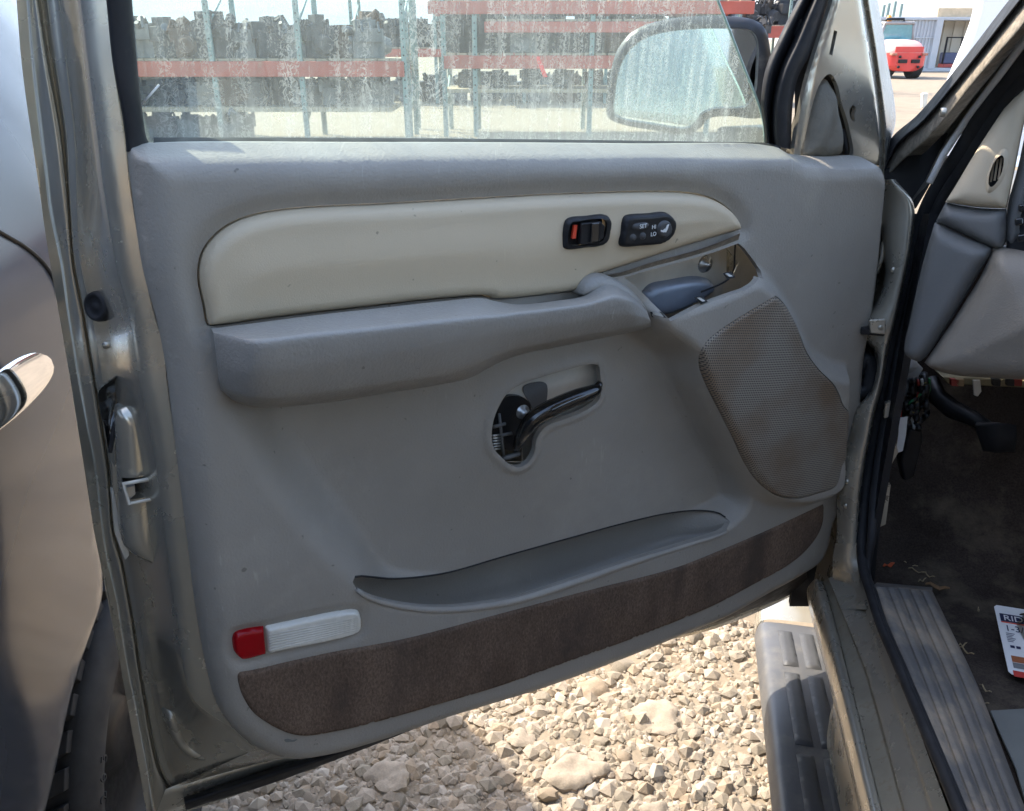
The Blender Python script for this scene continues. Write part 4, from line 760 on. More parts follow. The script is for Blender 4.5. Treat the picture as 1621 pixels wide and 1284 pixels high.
for i in range(14):
    nm, c = WC[[2, 2, 0, 1, 2, 2, 5, 2, 3, 2, 0, 2, 4, 2][i]]; x0 = 1446+wr.uniform(-8, 26); y0 = 600+wr.uniform(-8, 10)
    pts = [(x0, y0), (x0-2+wr.uniform(-10, 8), y0+22), (x0-12+wr.uniform(-12, 10), y0+48), (x0-18+wr.uniform(-12, 14), y0+64+wr.uniform(0, 24))]
    b = MB(); b.tube([TF(x, y, 1.37+wr.uniform(-.02, .02)) for x, y in cr(pts, 14)], .0022 if nm != 'black' else .005, 6); b.build('wire', mat('wire '+nm, c, .45, var=.1), truck)
b = MB(); b.prism([TF(x, y, 1.34) for x, y in ((1424, 662), (1437, 660), (1434, 690), (1429, 714), (1418, 718), (1422, 690))], T.a[1]*.003); b.build('paper_tag', WHITEP, truck, smooth=False)
b = MB(); b.prism([TF(x, y, 1.36) for x, y in ((1438, 678), (1460, 680), (1462, 700), (1448, 758), (1430, 764), (1424, 730))], T.a[1]*.03); b.build('fuse_block', BLACK, truck, bevel=.006)
b = MB(); b.prism([TF(x, y, 1.40) for x, y in ((1490, 596), (1570, 600), (1660, 604), (1660, 616), (1570, 612), (1500, 608))], T.a[1]*.05); b.build('dash_bracket', mat('brass bracket', (.28, .24, .14), .5, metal=.4, var=.3, vs=40), truck, bevel=.003)
b = MB(); b.prism([TF(x, y, 1.38) for x, y in ((1540, 602), (1552, 602), (1554, 620), (1548, 628), (1542, 626))], T.a[1]*.004); b.build('release_lever', PLATE, truck, bevel=.001)
for x, c in ((1512, 'red'), (1520, 'tan'), (1578, 'black'), (1600, 'black'), (1612, 'red')):
    b = MB(); b.prism([TF(x-7, 600, 1.37), TF(x+7, 601, 1.37), TF(x+6, 612, 1.37), TF(x-6, 611, 1.37)], T.a[1]*.01); b.build('connector', mat('wire '+c, (0, 0, 0)), truck, bevel=.001)
# strips inside the seal beside the footwell
for pts in (((1396, 724), (1408, 700), (1412, 716), (1402, 734)), ((1388, 770), (1400, 768), (1392, 830), (1380, 836)), ((1392, 640), (1400, 636), (1396, 660), (1390, 662))):
    b = MB(); b.prism([TF(x+10, y, 1.22) for x, y in pts], T.a[1]*.01); b.build('pinch_flange', PAINTD, truck, smooth=False)
# ---- running board
RBH = -.95
r0 = [(1214, 985), (1216, 1030), (1218, 1075), (1216, 1127), (1223, 1218), (1240, 1300), (1270, 1440)]
def rbx(t, l): return T.pt(l, t, RBH)
edge = [T.co(TH(x, y, RBH)) for x, y in r0]
f_far, f_near = edge[0][1], edge[-1][1]
l_out = np.mean([e[0] for e in edge[2:5]])
def rb(name, m, rows_, **kw): return loftT(name, rows_, m, n=60, k=4, **kw)
def line(l, h, f0=f_far, f1=-1.2): return [T.pt(l, f, h) for f in np.linspace(f0, f1, 9)]
board = rb('running_board', mat('running board plastic', (.085, .086, .088), .42, var=.1, vs=6, bump=.3, bs=500, dirt=(.26, .23, .18), dthr=.52, ds=9, damt=.5, dw=.25), [line(l_out+.012, RBH-.07), line(l_out-.004, RBH-.045), line(l_out, RBH-.012), line(l_out+.014, RBH), line(l_out+.07, RBH+.003), line(l_out+.2, RBH+.003), line(l_out+.24, RBH)])
capr = []
for dl_, dh in ((.012, -.07), (-.004, -.045), (.0, -.010), (.016, .004), (.07, .008), (.14, .010), (.2, .01)):
    capr.append([T.pt(l_out+dl_, f_far+.005, RBH+dh), T.pt(l_out+dl_*.98+.004, f_far+.07, RBH+dh+.004), T.pt(l_out+dl_*.8+.03, f_far+.14, RBH+dh*.8+.004), T.pt(l_out+dl_*.5+.08, f_far+.19, RBH+dh*.5-.02), T.pt(l_out+.12, f_far+.2, RBH-.06)])
loftT('board_end_cap', capr, PAINT, n=20, k=4)
PADM = mat('tread pad', (.055, .056, .058), .6, var=.15, vs=10, bump=.4, bs=600, dirt=(.16, .14, .11), dthr=.62, ds=14, damt=.4)
fs = f_far-.03; j = 0
while fs > -.5 and j < 6:
    ln_ = (.12, .20, .22, .22, .22, .22)[j]
    for c in range(3):
        l0 = l_out+.035+c*.042
        q = np.array([(l0, fs), (l0+.028, fs), (l0+.030, fs-ln_), (l0+.001, fs-ln_)])
        q = cr([tuple(x) for x in np.repeat(q, 1, 0)], None, True) if False else dens(q, .012)
        PF = Fr(T.pt(0, 0, RBH), T.a[0], T.a[1], T.a[2])
        patch('tread_pad', PF, q, dome(.0035, .004, .006), PADM, board, res=.006, skirt=.004)
    fs -= ln_+.022; j += 1
loftT('rocker_panel', [line(l_out+.13, RBH+.17, 1.2), line(l_out+.085, RBH+.10, 1.2), line(l_out+.10, RBH-.05, 1.2), line(l_out+.2, RBH-.15, 1.2)], PAINTD)
loftT('front_wing', [[T.pt(.24, f, h) for f, h in ((1.45, -.10), (1.45, -.3), (1.45, -.5), (1.45, -.62))], [T.pt(.2, f, h) for f, h in ((1.7, -.12), (1.7, -.3), (1.7, -.42), (1.7, -.5))], [T.pt(.2, f, h) for f, h in ((2.5, -.2), (2.5, -.3), (2.5, -.38), (2.5, -.42))]], PAINT, n=14)
b = MB(); b.prism([TH(x, y, RBH+.006) for x, y in ((1322, 1232), (1330, 1228), (1334, 1240), (1340, 1252), (1338, 1256), (1330, 1246))], T.a[2]*.003)
b.build('metal_clip', STEEL, smooth=False, label='small bent metal clip lying on the running board', cat='clip')
# ------------------------------------------------------------------ ground
GRAV = mat('dry clay gravel', (.27, .22, .16), .95, var=.16, vs=3, bump=1, bs=90, dirt=(.24, .195, .14), dthr=.5, ds=6, fine=.2, spec=.15)
STONES = [mat('stone pale', (.32, .268, .207), .95, var=.14, vs=30, bump=.7, bs=220, fine=.15, spec=.15), mat('stone grey', (.26, .222, .17), .95, var=.16, vs=30, bump=.7, bs=220, fine=.15, spec=.15), mat('stone ochre', (.31, .245, .175), .95, var=.15, vs=30, bump=.7, bs=220, fine=.15, spec=.15)]
gx = [-6000, -800, -120, -30, -8, -4]+list(np.arange(-2.4, 2.61, .04))+[4, 8, 30, 120, 800, 6000]
gyv = [-6000, -800, -120, -30, -8, -3]+list(np.arange(-.6, 3.6, .04))+[5, 8, 14, 30, 120, 800, 6000]
V = []
for y in gyv:
    for x in gx:
        near = max(0, min(1, (3-abs(x))))*max(0, min(1, (4-abs(y-1))))
        V.append((x, y, (noise.noise(Vector((x*2.2, y*2.2, 0)))*.018+noise.noise(Vector((x*9, y*9, 3)))*.008)*near))
n = len(gx); F = [(j*n+i, j*n+i+1, (j+1)*n+i+1, (j+1)*n+i) for j in range(len(gyv)-1) for i in range(n-1)]
ground = mk('ground', V, F, GRAV, kind='structure', label='dry pale clay and gravel yard ground')
def gz(x, y): return noise.noise(Vector((x*2.2, y*2.2, 0)))*.018+noise.noise(Vector((x*9, y*9, 3)))*.008
def icos(sub):
    bm = bmesh.new(); bmesh.ops.create_icosphere(bm, subdivisions=sub, radius=1); V = np.array([tuple(v.co) for v in bm.verts]); F = [tuple(v.index for v in f.verts) for f in bm.faces]; bm.free(); return V, F
IV, IF = icos(2); IV1, IF1 = icos(1)
def rock(V, sd, amp=.35, cuts=7):
    r = random.Random(sd); W = V.copy()
    for _ in range(cuts):
        nrm = np.array([r.gauss(0, 1) for _ in range(3)]); nrm /= np.linalg.norm(nrm); dd = r.uniform(.55, .85)
        s = W@nrm; k = s > dd; W[k] -= np.outer(s[k]-dd, nrm)
    for i, v in enumerate(W): W[i] *= 1+amp*.4*noise.noise(Vector(v)*1.6+Vector((sd, 0, 0)))
    return W*np.array([1, r.uniform(.65, 1), r.uniform(.45, .75)])
protos = []
for k in range(14):
    Wk = rock(IV, k+1); me = bpy.data.meshes.new('stone'); me.from_pydata([tuple(v) for v in Wk], [], IF); me.shade_smooth(); me.set_sharp_from_angle(angle=R(32)); me.materials.append(STONES[k % 3]); protos.append(me)
rs = random.Random(11)
def vis(x, y):      # in the patch seen under and beside the door
    return -.75 < x < .50 and .72 < y < 2.35 and not (x > .22+.22*(y-.9)+.1)
cells = {}
def free(x, y, r):
    i, j = int(x//.08), int(y//.08)
    for a in range(i-2, i+3):
        for c in range(j-2, j+3):
            for (q, w, e) in cells.get((a, c), ()):
                if (q-x)**2+(w-y)**2 < ((r+e)*.82)**2: return False
    cells.setdefault((i, j), []).append((x, y, r)); return True
# caked clay plates
plates = [(.30, 1.28, .14), (.12, 1.14, .13), (.17, 1.36, .085), (-.02, 1.42, .10), (.02, 1.22, .075), (-.18, 1.30, .09), (-.24, 1.13, .10), (.36, 1.52, .07), (-.1, 1.02, .075), (.26, 1.05, .07), (.2, 1.6, .06), (-.36, 1.22, .06), (.1, 1.75, .06)]
for k, (x, y, r) in enumerate(plates):
    r *= .48
    n = 40; ph = rs.uniform(0, 9); pts = []
    for i in range(n):
        a = 2*math.pi*i/n; rr = r*(.78+.38*noise.noise(Vector((math.cos(a)*1.3+ph, math.sin(a)*1.3, ph)))+.12*noise.noise(Vector((math.cos(a)*5, math.sin(a)*5+ph, 1))))
        pts.append((x+rr*math.cos(a)*1.15, y+rr*math.sin(a)*.8))
    PFg = Fr((0, 0, gz(x, y)), (1, 0, 0), (0, 1, 0), (rs.uniform(-.06, .06), rs.uniform(-.08, .04), 1))
    PFg.a = [Vector((1, 0, 0)), Vector((0, 1, 0)), Vector((0, 0, 1))]; tx, ty = rs.uniform(-.08, .08), rs.uniform(-.1, .1)
    def hp_(P, d, x=x, y=y, tx=tx, ty=ty, k=k): return .008+.006*roll(d/.012)+(P[:, 0]-x)*tx+(P[:, 1]-y)*ty+np.array([.010*noise.noise(Vector((p[0]*26, p[1]*22, k)))+.004*noise.noise(Vector((p[0]*70, p[1]*70, k))) for p in P])
    patch('clay_plate', PFg, np.array(pts), hp_, STONES[k % 3 if k % 3 != 1 else 0], ground, res=.007, skirt=.024)
    cells.setdefault((int(x//.08), int(y//.08)), []).append((x, y, r*.75))
    for q in range(10): a = q*.628; cells.setdefault((int((x+r*.6*math.cos(a))//.08), int((y+r*.5*math.sin(a))//.08)), []).append((x+r*.6*math.cos(a), y+r*.5*math.sin(a), r*.25))
cnt = 0; tries = 0
while cnt < 290 and tries < 30000:
    tries += 1; x = rs.uniform(-.75, .5); y = rs.uniform(.75, 2.3)
    if not vis(x, y): continue
    r = rs.uniform(.011, .026) if rs.random() < .85 else rs.uniform(.024, .036)
    if not free(x, y, r): continue
    o = bpy.data.objects.new('stone', rs.choice(protos)); COL.objects.link(o); o.parent = ground; g0 = WL[ground]
    o.location = Vector((x, y, gz(x, y)+r*rs.uniform(-.2, .12)))-g0; o.scale = (r, r, r*rs.uniform(.8, 1.1)); o.rotation_euler = (rs.uniform(-.5, .5), rs.uniform(-.5, .5), rs.uniform(0, 6.28)); cnt += 1
# the rest of the gravel as one mass
small = [rock(IV1, 50+k, .5, 6) for k in range(12)]
Vs = []; Fs = []; base = 0; rn = np.random.RandomState(5); NP = 26000; IFa = np.array(IF1); MI = []
for k in range(NP):
    x = rn.uniform(-.82, .58); y = .66+rn.uniform(0, 1)**1.15*1.75; q_ = rn.rand(); r = .0045+.009*q_**1.4 if rn.rand() < .72 else .010+.016*q_**1.3
    cl = noise.noise(Vector((x*5, y*5, 9)))
    if cl > .18 and r < .012 and rn.rand() < .45: continue          # bare dusty patches
    s_m = small[k % 12]; a = rn.uniform(0, 6.28); c, s_ = math.cos(a), math.sin(a)
    W = s_m*r; W = np.stack([W[:, 0]*c-W[:, 1]*s_, W[:, 0]*s_+W[:, 1]*c, W[:, 2]*rn.uniform(.7, 1.2)], 1)+np.array([x, y, gz(x, y)+r*rn.uniform(-.3, .15)])
    Vs.append(W); Fs.append(IFa+base); base += len(W); MI += [rn.choice(4, p=[.45, .25, .15, .15])]*len(IFa)
Vs = np.vstack(Vs); Fs = np.vstack(Fs)
gv = mk('gravel', Vs, Fs.tolist(), STONES[0], smooth=False, kind='stuff', label='loose pale gravel on the ground under the open door', cat='gravel')
for m_ in (STONES[1], STONES[2], mat('stone chalk', (.37, .325, .265), .95, var=.1, vs=30, spec=.15)): gv.data.materials.append(m_)
gv.data.polygons.foreach_set('material_index', np.array(MI, dtype=np.int32))
# ------------------------------------------------------------------ silver car parked alongside
KE = Vector((-.137, .99, 0)).normalized(); KN = Vector((KE.y, -KE.x, 0))
K = Fr(Vector((-.522, .85, 0)), KE, (0, 0, 1), KN)     # along, up, outwards
suv = empty('silver_car', K.pt(-1.2, 0, -.85), 'glossy silver grey car parked left of the open door, mostly hidden by it', 'car')
def kp(px, py, w=0.): return K.hit(px, py, w)
prof = [(.38, -.05), (.46, -.015), (.58, .0), (.74, .010), (.84, .020), (.93, .026), (1.0, .022), (1.07, .010), (1.14, -.012), (1.23, -.045), (1.37, -.105), (1.53, -.19), (1.67, -.28), (1.77, -.40)]
outl = [(-3.2, .40), (-.9, .42), (-.5, .47), (-.242, .55), (-.132, .616), (-.01, .652), (.008, .69), (.012, .74), (.06, .82), (.2, .88), (.4, .84), (.55, .66), (.62, .55), (.8, .52), (.98, .6), (1.02, .8), (.98, .98), (.76, 1.08), (.70, 1.3), (.62, 1.5), (.48, 1.77), (-3.2, 1.77)]
outl = [tuple(q) for q in cr(outl[1:-1], None)]; outl = [(-3.2, .40)]+outl+[(-3.2, 1.77)]
PZ = cr(prof, 300)
def sidew(t, z): return float(np.interp(z, PZ[:, 0], PZ[:, 1]))-.06*max(0, (t-.1)/.5)**2
def hside(P, d):
    w = np.interp(P[:, 1], PZ[:, 0], PZ[:, 1])
    return w-.06*np.clip((P[:, 0]-.1)/.5, 0, 2)**2-.012*(1-roll(d/.02))
def kps(px, py, off=0.):
    w = 0.
    for _ in range(8):
        p = K.hit(px, py, w); c = K.co(p); w = .5*w+.5*(sidew(c[0], c[1])+off)
    return K.hit(px, py, w)
patch('body_side', K, np.array(outl), hside, SILV, suv, res=.03, bres=.02, skirt=.05, rings=(.006, .015))
V, F = loft([[K.pt(t, 1.765, -.41) for t in (-3.2, -1, .0, .3, .47)], [K.pt(t, 1.82, -.8) for t in (-3.2, -1, .0, .3, .5)], [K.pt(t, 1.77, -1.3) for t in (-3.2, -1, .0, .3, .48)], [K.pt(t, 1.0, -1.75) for t in (-3.2, -1, .0, .5, .9)], [K.pt(t, .5, -1.8) for t in (-3.2, -1, .0, .5, .9)]], 24, 5)
mk('roof', V, F, SILV, suv)
V, F = loft([[K.pt(.97, .6, -.2), K.pt(1.01, .8, -.2), K.pt(.97, .98, -.2), K.pt(.75, 1.08, -.14), K.pt(.69, 1.3, -.17), K.pt(.47, 1.765, -.44)], [K.pt(1.0, .6, -.9), K.pt(1.05, .8, -.9), K.pt(1.0, .98, -.9), K.pt(.8, 1.08, -.9), K.pt(.74, 1.3, -.9), K.pt(.52, 1.81, -.9)], [K.pt(.97, .6, -1.7), K.pt(1.01, .8, -1.7), K.pt(.97, .98, -1.7), K.pt(.75, 1.08, -1.7), K.pt(.69, 1.3, -1.65), K.pt(.47, 1.765, -1.3)]], 20, 8)
mk('tail', V, F, SILV, suv)
b = MB(); b.tube([kps(x, y, .001) for x, y in cr([(-60, 345), (-20, 356), (6, 371), (40, 391), (68, 416), (84, 440), (96, 470)], 30)], .0025, 8); b.build('panel_seam', BLACK, suv)
hd = empty('door_handle', kps(20, 600), parent=suv)
rows = []
st = [(-90, 716, 28, .6), (-40, 670, 36, .62), (0, 634, 40, .62), (35, 602, 38, .6), (58, 582, 31, .5), (72, 570, 20, .35), (78, 566, 5, .1)]
for a in np.linspace(0, 2*math.pi, 25):
    rows.append([kps(x+.72*hh*math.cos(a), y+.69*hh*math.cos(a)*.9, .024+.014*math.copysign(abs(math.sin(a))**.3, math.sin(a))*th) for x, y, hh, th in st])
V, F = loft(rows, 26, 2); mk('handle_grip', V, F, CHROME, hd)
tyr = .30; TA = Vector((math.cos(R(5)), math.sin(R(5)), 0)); TE = Vector((-TA.y, TA.x, 0)); tw = Vector((-.56, .98, tyr-.012))
wheel = empty('wheel', (tw.x, tw.y, 0), parent=suv)
b = MB(); prf = [(.215, -.06), (.225, -.012), (.232, .0), (.245, .006), (.262, .005), (.278, -.004), (.288, -.016), (.284, -.03), (.283, -.1), (.284, -.17), (.284, -.19), (.26, -.2), (.17, -.19)]
b.lathe(tw, TA, prf, 72); tyre = b.build('tyre', TYRE, wheel)
b = MB(); b.lathe(tw, TA, [(0, -.07), (.05, -.065), (.06, -.08), (.18, -.09), (.21, -.05), (.222, -.03)], 40); b.build('rim', BLACK, wheel)
NT = 42
for i in range(NT):
    a = 2*math.pi*i/NT
    e = TE*math.cos(a)+Vector((0, 0, 1))*math.sin(a); t = -TE*math.sin(a)+Vector((0, 0, 1))*math.cos(a)
    if e.z < -.55 or e.dot(TE) > .5: continue
    for w0, w1, sgn in ((-.020, -.088, 1), (-.102, -.172, -1)):
        b = MB(); r0_ = .280
        q = [tw+e*r0_+TA*w0-t*.0135, tw+e*r0_+TA*w0+t*.0135, tw+e*r0_+TA*((w0+w1)/2)+t*(.0135+.014*sgn), tw+e*r0_+TA*w1+t*(.0135-.006*sgn), tw+e*r0_+TA*w1+t*(-.0135-.006*sgn), tw+e*r0_+TA*((w0+w1)/2)+t*(-.0135+.014*sgn)]
        b.prism(q, e*.020); b.build('tread_block', TYRE, tyre, bevel=.0015)
for i, ch in enumerate('LT265'):
    a = math.pi*.93-i*.10; e = TE*math.cos(a)+Vector((0, 0, 1))*math.sin(a); t = TE*math.sin(a)-Vector((0, 0, 1))*math.cos(a)
    text(ch, Fr(tw+e*.240+TA*.0055, t, e, TA), 0, 0, 0, .024, TYRE, tyre, thick=.0014)
b = MB(); b.prism([K.pt(-3.2, .4, -.30), K.pt(.9, .4, -.30), K.pt(.9, 1.0, -.30), K.pt(-3.2, 1.0, -.30)], -KN*1.3); b.build('underbody', DARKGAP, suv, smooth=False)
# ------------------------------------------------------------------ things in the cab
CARD = mat('printed card', (.78, .78, .76), .35, var=.03, vs=20)
NAVY = mat('navy print', (.02, .025, .07), .4, var=.05)
CB = TH(1596, 1069, -.728); chh = .135; cw = .088
rr_ = ray(1572, 959); best = None                       # the card leans back from its lower edge
for k in np.linspace(.8, 2.0, 2400):
    p = CO+rr_*k
    if abs((p-CB).length-chh) < .0012: best = p
cup_ = (best-CB).normalized(); cx_ = (T.a[0]-T.a[1]*.12); cx_ = (cx_-cup_*cx_.dot(cup_)).normalized()
CF = Fr(CB+cup_*chh, cx_, cup_, cx_.cross(cup_))
pk = empty('fitting_package', CF.pt(cw*.5, -chh*.5, 0), 'blister pack with a brass fitting on a white card, on the cab floor', 'package')
hang = [(cw*.40, -.010), (cw*.5, -.006), (cw*.60, -.010), (cw*.62, -.014), (cw*.38, -.014)]
patch('card', CF, np.array([(.004, 0), (cw-.004, 0), (cw, -.004), (cw, -chh+.004), (cw-.004, -chh), (.004, -chh), (0, -chh+.004), (0, -.004)]), const(.004), CARD, pk, holes=[np.array(hang)], res=.02, skirt=.0012)
patch('brand_band', CF, np.array([(.005, -.017), (cw-.005, -.017), (cw-.005, -.033), (.005, -.033)]), const(.0046), NAVY, pk, res=.05, skirt=0)
patch('red_rule', CF, np.array([(.005, -.0335), (cw-.005, -.0335), (cw-.005, -.0355), (.005, -.0355)]), const(.0046), ORANGE, pk, res=.05, skirt=0)
text('RIDGID', CF, .009, -.0305, .005, .0155, WHITEP, pk, thick=.0002, xs=1.12)
text('1-3/8', CF, .008, -.0515, .0046, .0165, NAVY, pk, thick=.0002)
for i in range(6):
    for j_ in range(3):
        patch('print_line', CF, np.array([(.008, -.056-i*.0032), (.008+.012-.002*((i+j_) % 3), -.056-i*.0032), (.008+.012-.002*((i+j_) % 3), -.0572-i*.0032), (.008, -.0572-i*.0032)]), const(.0046), NAVY, pk, res=.05, skirt=0) if j_ == 0 else None
for i, c_ in enumerate((NAVY, NAVY, mat('brown print', (.35, .12, .05), .4), mat('grey print', (.2, .2, .2), .4), mat('red print', (.5, .05, .04), .4))):
    x0, y0, w_, h_ = ((.010, -.080, .006, .005), (.018, -.080, .006, .005), (.008, -.100, .022, .012), (.008, -.113, .022, .010), (.006, -.128, cw-.012, .011))[i]
    patch('print_block', CF, np.array([(x0, y0), (x0+w_, y0), (x0+w_, y0-h_), (x0, y0-h_)]), const(.0046), c_, pk, res=.05, skirt=0)
BRASS = mat('brass', (.42, .30, .10), .35, metal=.9, var=.1, vs=40)
b = MB(); b.lathe(CF.pt(.060, -.035, .022), Vector(CF.a[1])*-1+CF.a[0]*.25, [(0, 0), (.017, 0), (.018, .002), (.018, .026), (.0165, .028), (.012, .029), (.012, .034), (.008, .036), (.008, .046), (.0, .046)], 28); b.build('brass_fitting', BRASS, pk, sharp=40)
gmat = bpy.data.materials.new('clear blister'); gmat.use_nodes = True
q = gmat.node_tree.nodes; q.clear(); o_ = q.new('ShaderNodeOutputMaterial'); t_ = q.new('ShaderNodeBsdfTransparent'); g_ = q.new('ShaderNodeBsdfGlossy'); g_.inputs['Roughness'].default_value = .08; f_ = q.new('ShaderNodeFresnel'); f_.inputs[0].default_value = 1.3; m_ = q.new('ShaderNodeMixShader')
gl_ = gmat.node_tree.links; gl_.new(f_.outputs[0], m_.inputs[0]); gl_.new(t_.outputs[0], m_.inputs[1]); gl_.new(g_.outputs[0], m_.inputs[2]); gl_.new(m_.outputs[0], o_.inputs[0])
bl = cr([(.030, -.026), (.088, -.026), (.092, -.06), (.080, -.105), (.046, -.105), (.032, -.07)], None, True)
patch('blister', CF, np.array(bl), lambda P, d: .005+.038*roll(d/.02), gmat, pk, res=.006, skirt=0)
patch('blister_edge', CF, offs(np.array([(0, 0), (cw, 0), (cw, -chh), (0, -chh)]), .004), const(.003), gmat, pk, res=.03, skirt=0)
LEAF = [mat('dry leaf', (.22, .13, .06), .8, var=.3, vs=60), mat('straw', (.36, .28, .16), .8, var=.2, vs=60), mat('orange scrap', (.55, .10, .03), .7, var=.1), mat('dark scrap', (.02, .02, .02), .8)]
def scrap(px, py, lng, ang, wd_, m, nm, lab, cat='debris', grp='litter on the cab floor'):
    c = TH(px, py, -.722); a = R(ang); d = T.a[0]*math.cos(a)+T.a[1]*math.sin(a); s = T.a[2].cross(d)
    b = MB(); ts = np.linspace(-.5, .5, 6); Lr = []
    V = []; F = []
    for i, t in enumerate(ts):
        wv_ = wd_*(1-(2*t)**2*.7)*.5; cc = c+d*lng*t+T.a[2]*(.003*math.sin(i*1.7))
        V += [cc+s*wv_, cc-s*wv_, cc-s*wv_*.8-T.a[2]*.0015, cc+s*wv_*.8-T.a[2]*.0015]
    for i in range(5):
        for k in range(4): F.append((i*4+k, i*4+(k+1) % 4, i*4+4+(k+1) % 4, i*4+4+k))
    F += [(3, 2, 1, 0), (20, 21, 22, 23)]
    mk(nm, V, F, m, smooth=False, label=lab, cat=cat, group=grp)
scrap(1407, 894, .026, 35, .009, LEAF[2], 'scrap', 'orange scrap beside the front end of the sill plate', 'scrap')
scrap(1484, 928, .038, -15, .014, LEAF[0], 'leaf', 'curled brown leaf just past the end of the sill plate', 'leaf')
scrap(1446, 874, .04, 20, .010, LEAF[3], 'scrap', 'flat black scrap on the dirty floor near the straw', 'scrap')
tw_ = [(1424, 866, .030, 60), (1432, 848, .034, 10), (1422, 884, .02, 110), (1440, 893, .028, -30), (1452, 903, .03, -25), (1464, 885, .024, 0), (1470, 910, .022, -40), (1460, 918, .02, 40), (1530, 1030, .024, -50), (1524, 1020, .016, 30), (1549, 965, .012, 80), (1560, 1090, .02, -60), (1556, 1110, .016, -40)]
for i, (x, y, l, a) in enumerate(tw_):
    near = y < 950
    scrap(x, y, l, a, .0022, LEAF[1], 'straw', 'dry straw in the litter at the front floor corner' if near else 'dry straw on the carpet beside the sill plate', 'straw', 'straw bits at the front corner' if near else 'straw bits beside the sill plate')
# ------------------------------------------------------------------ yard beyond
RED = mat('rack beam red', (.38, .085, .055), .6, var=.15, vs=3, dirt=(.3, .16, .1), dthr=.6, ds=4)
POST = mat('rack post green grey', (.20, .27, .25), .6, metal=.2, var=.15, vs=4, dirt=(.25, .2, .14), dthr=.6, ds=5)
IRON = [mat('engine iron', (.055, .052, .05), .7, metal=.3, var=.4, vs=6), mat('engine alloy', (.16, .16, .155), .55, metal=.5, var=.3, vs=6), mat('engine rust', (.10, .06, .04), .8, var=.4, vs=6), mat('engine black', (.03, .03, .032), .6, var=.4, vs=6)]
WOOD = mat('grey plank', (.36, .29, .2), .9, var=.2, vs=5, stretch=(1, 6, 6))
re_ = random.Random(21)
def engine(x, y, z, s, lab, grp):
    b = MB(); a = re_.uniform(0, 6.28); fr = Fr((x, y, z), (math.cos(a), math.sin(a), 0), (-math.sin(a), math.cos(a), 0), (0, 0, 1))
    b.box((-.28*s, -.2*s, 0), (.28*s, .2*s, .34*s), fr); b.box((-.26*s, -.27*s, .26*s), (.26*s, -.05*s, .5*s), fr); b.box((-.26*s, .05*s, .26*s), (.24*s, .27*s, .48*s), fr)
    b.box((-.18*s, -.08*s, .44*s), (.2*s, .08*s, (.55+re_.random()*.12)*s), fr); b.disc(fr.pt(.28*s, 0, .12*s), fr.a[0], .1*s, .06*s, 14); b.disc(fr.pt(.28*s, .12*s, .3*s), fr.a[0], .06*s, .06*s, 12)
    b.disc(fr.pt(-.28*s, 0, .2*s), -fr.a[0], .18*s, .16*s, 14, .12*s)
    for i in range(3): b.tube([fr.pt((-.18+.15*i)*s, .1*s, .5*s), fr.pt((-.18+.15*i)*s, .22*s, .58*s), fr.pt((-.18+.15*i)*s, .3*s, .42*s)], .025*s, 6)
    for i in range(7):
        q = fr.pt(re_.uniform(-.24, .24)*s, re_.uniform(-.24, .24)*s, re_.uniform(.3, .5)*s); b.disc(q, (re_.uniform(-1, 1), re_.uniform(-1, 1), re_.uniform(.2, 1)), re_.uniform(.03, .09)*s, re_.uniform(.1, .26)*s, 8, re_.uniform(.02, .08)*s)
    b.build('engine', re_.choice(IRON), smooth=False, bevel=.015*s, label=lab, cat='engine', group=grp)
def rack(x0, x1, yc, dep, posts, beams, lab, rot=0.):
    r = empty('storage_rack', (x0, yc, 0), lab, 'rack')
    ph = 4.2
    for x in posts:
        for yy in (yc-dep/2, yc+dep/2):
            b = MB(); b.box((x-.034, yy-.03, 0), (x+.034, yy+.03, ph)); p = b.build('post', POST, r, bevel=.008)
            if yy < yc:
                b = MB()
                for k in range(int(ph/.1)): b.disc((x, yy-.0305, .1+k*.1), (0, -1, 0), .012, .001, 8)
                b.build('post_holes', DARKGAP, p)
        z = .25; s = 1
        while z < 3.4:
            b = MB(); b.tube([(x, yc-dep/2*s, z), (x, yc+dep/2*s, z+.55)], .018, 6); b.build('brace', POST, r); z += .6; s = -s
    for (h, t, a, c) in beams:
        for yy in (yc-dep/2-.03, yc+dep/2+.03):
            b = MB(); b.box((a, yy-.025, h-t), (c, yy+.025, h)); b.build('beam', RED, r, bevel=.01)
        b = MB()
        nb = int((c-a)/.16)
        for i in range(nb): 
            b = MB(); xx = a+.02+i*(c-a-.04)/nb; b.box((xx, yc-dep/2, h+.004), (xx+(c-a)/nb*.86, yc+dep/2, h+.03)); b.build('plank', WOOD, r, smooth=False)
    return r
def X(px, py, Y): return gy(px, py, Y).x
def Z(px, py, Y): return gy(px, py, Y).z
YA = 11.6
xa = [X(236, 100, YA), X(337, 100, YA), X(476, 100, YA), X(521, 100, YA), X(640, 100, YA)]
rack(xa[0], xa[-1], YA+.55, 1.1, [xa[0]-.9, xa[1], xa[2], xa[4]], [(Z(300, 97, YA), .19, xa[0]-1.2, xa[4])], 'long left rack with one red beam and engines on it')
zs = Z(300, 97, YA)+.034
shf = [o for o in bpy.data.objects if o.name.startswith('storage_rack')][0]
b = MB(); b.box((xa[0]-1.2, YA+.0, .40), (xa[4]-.2, YA+1.05, .46)); b.build('shelf', WOOD, shf, smooth=False)
x = xa[0]-.9
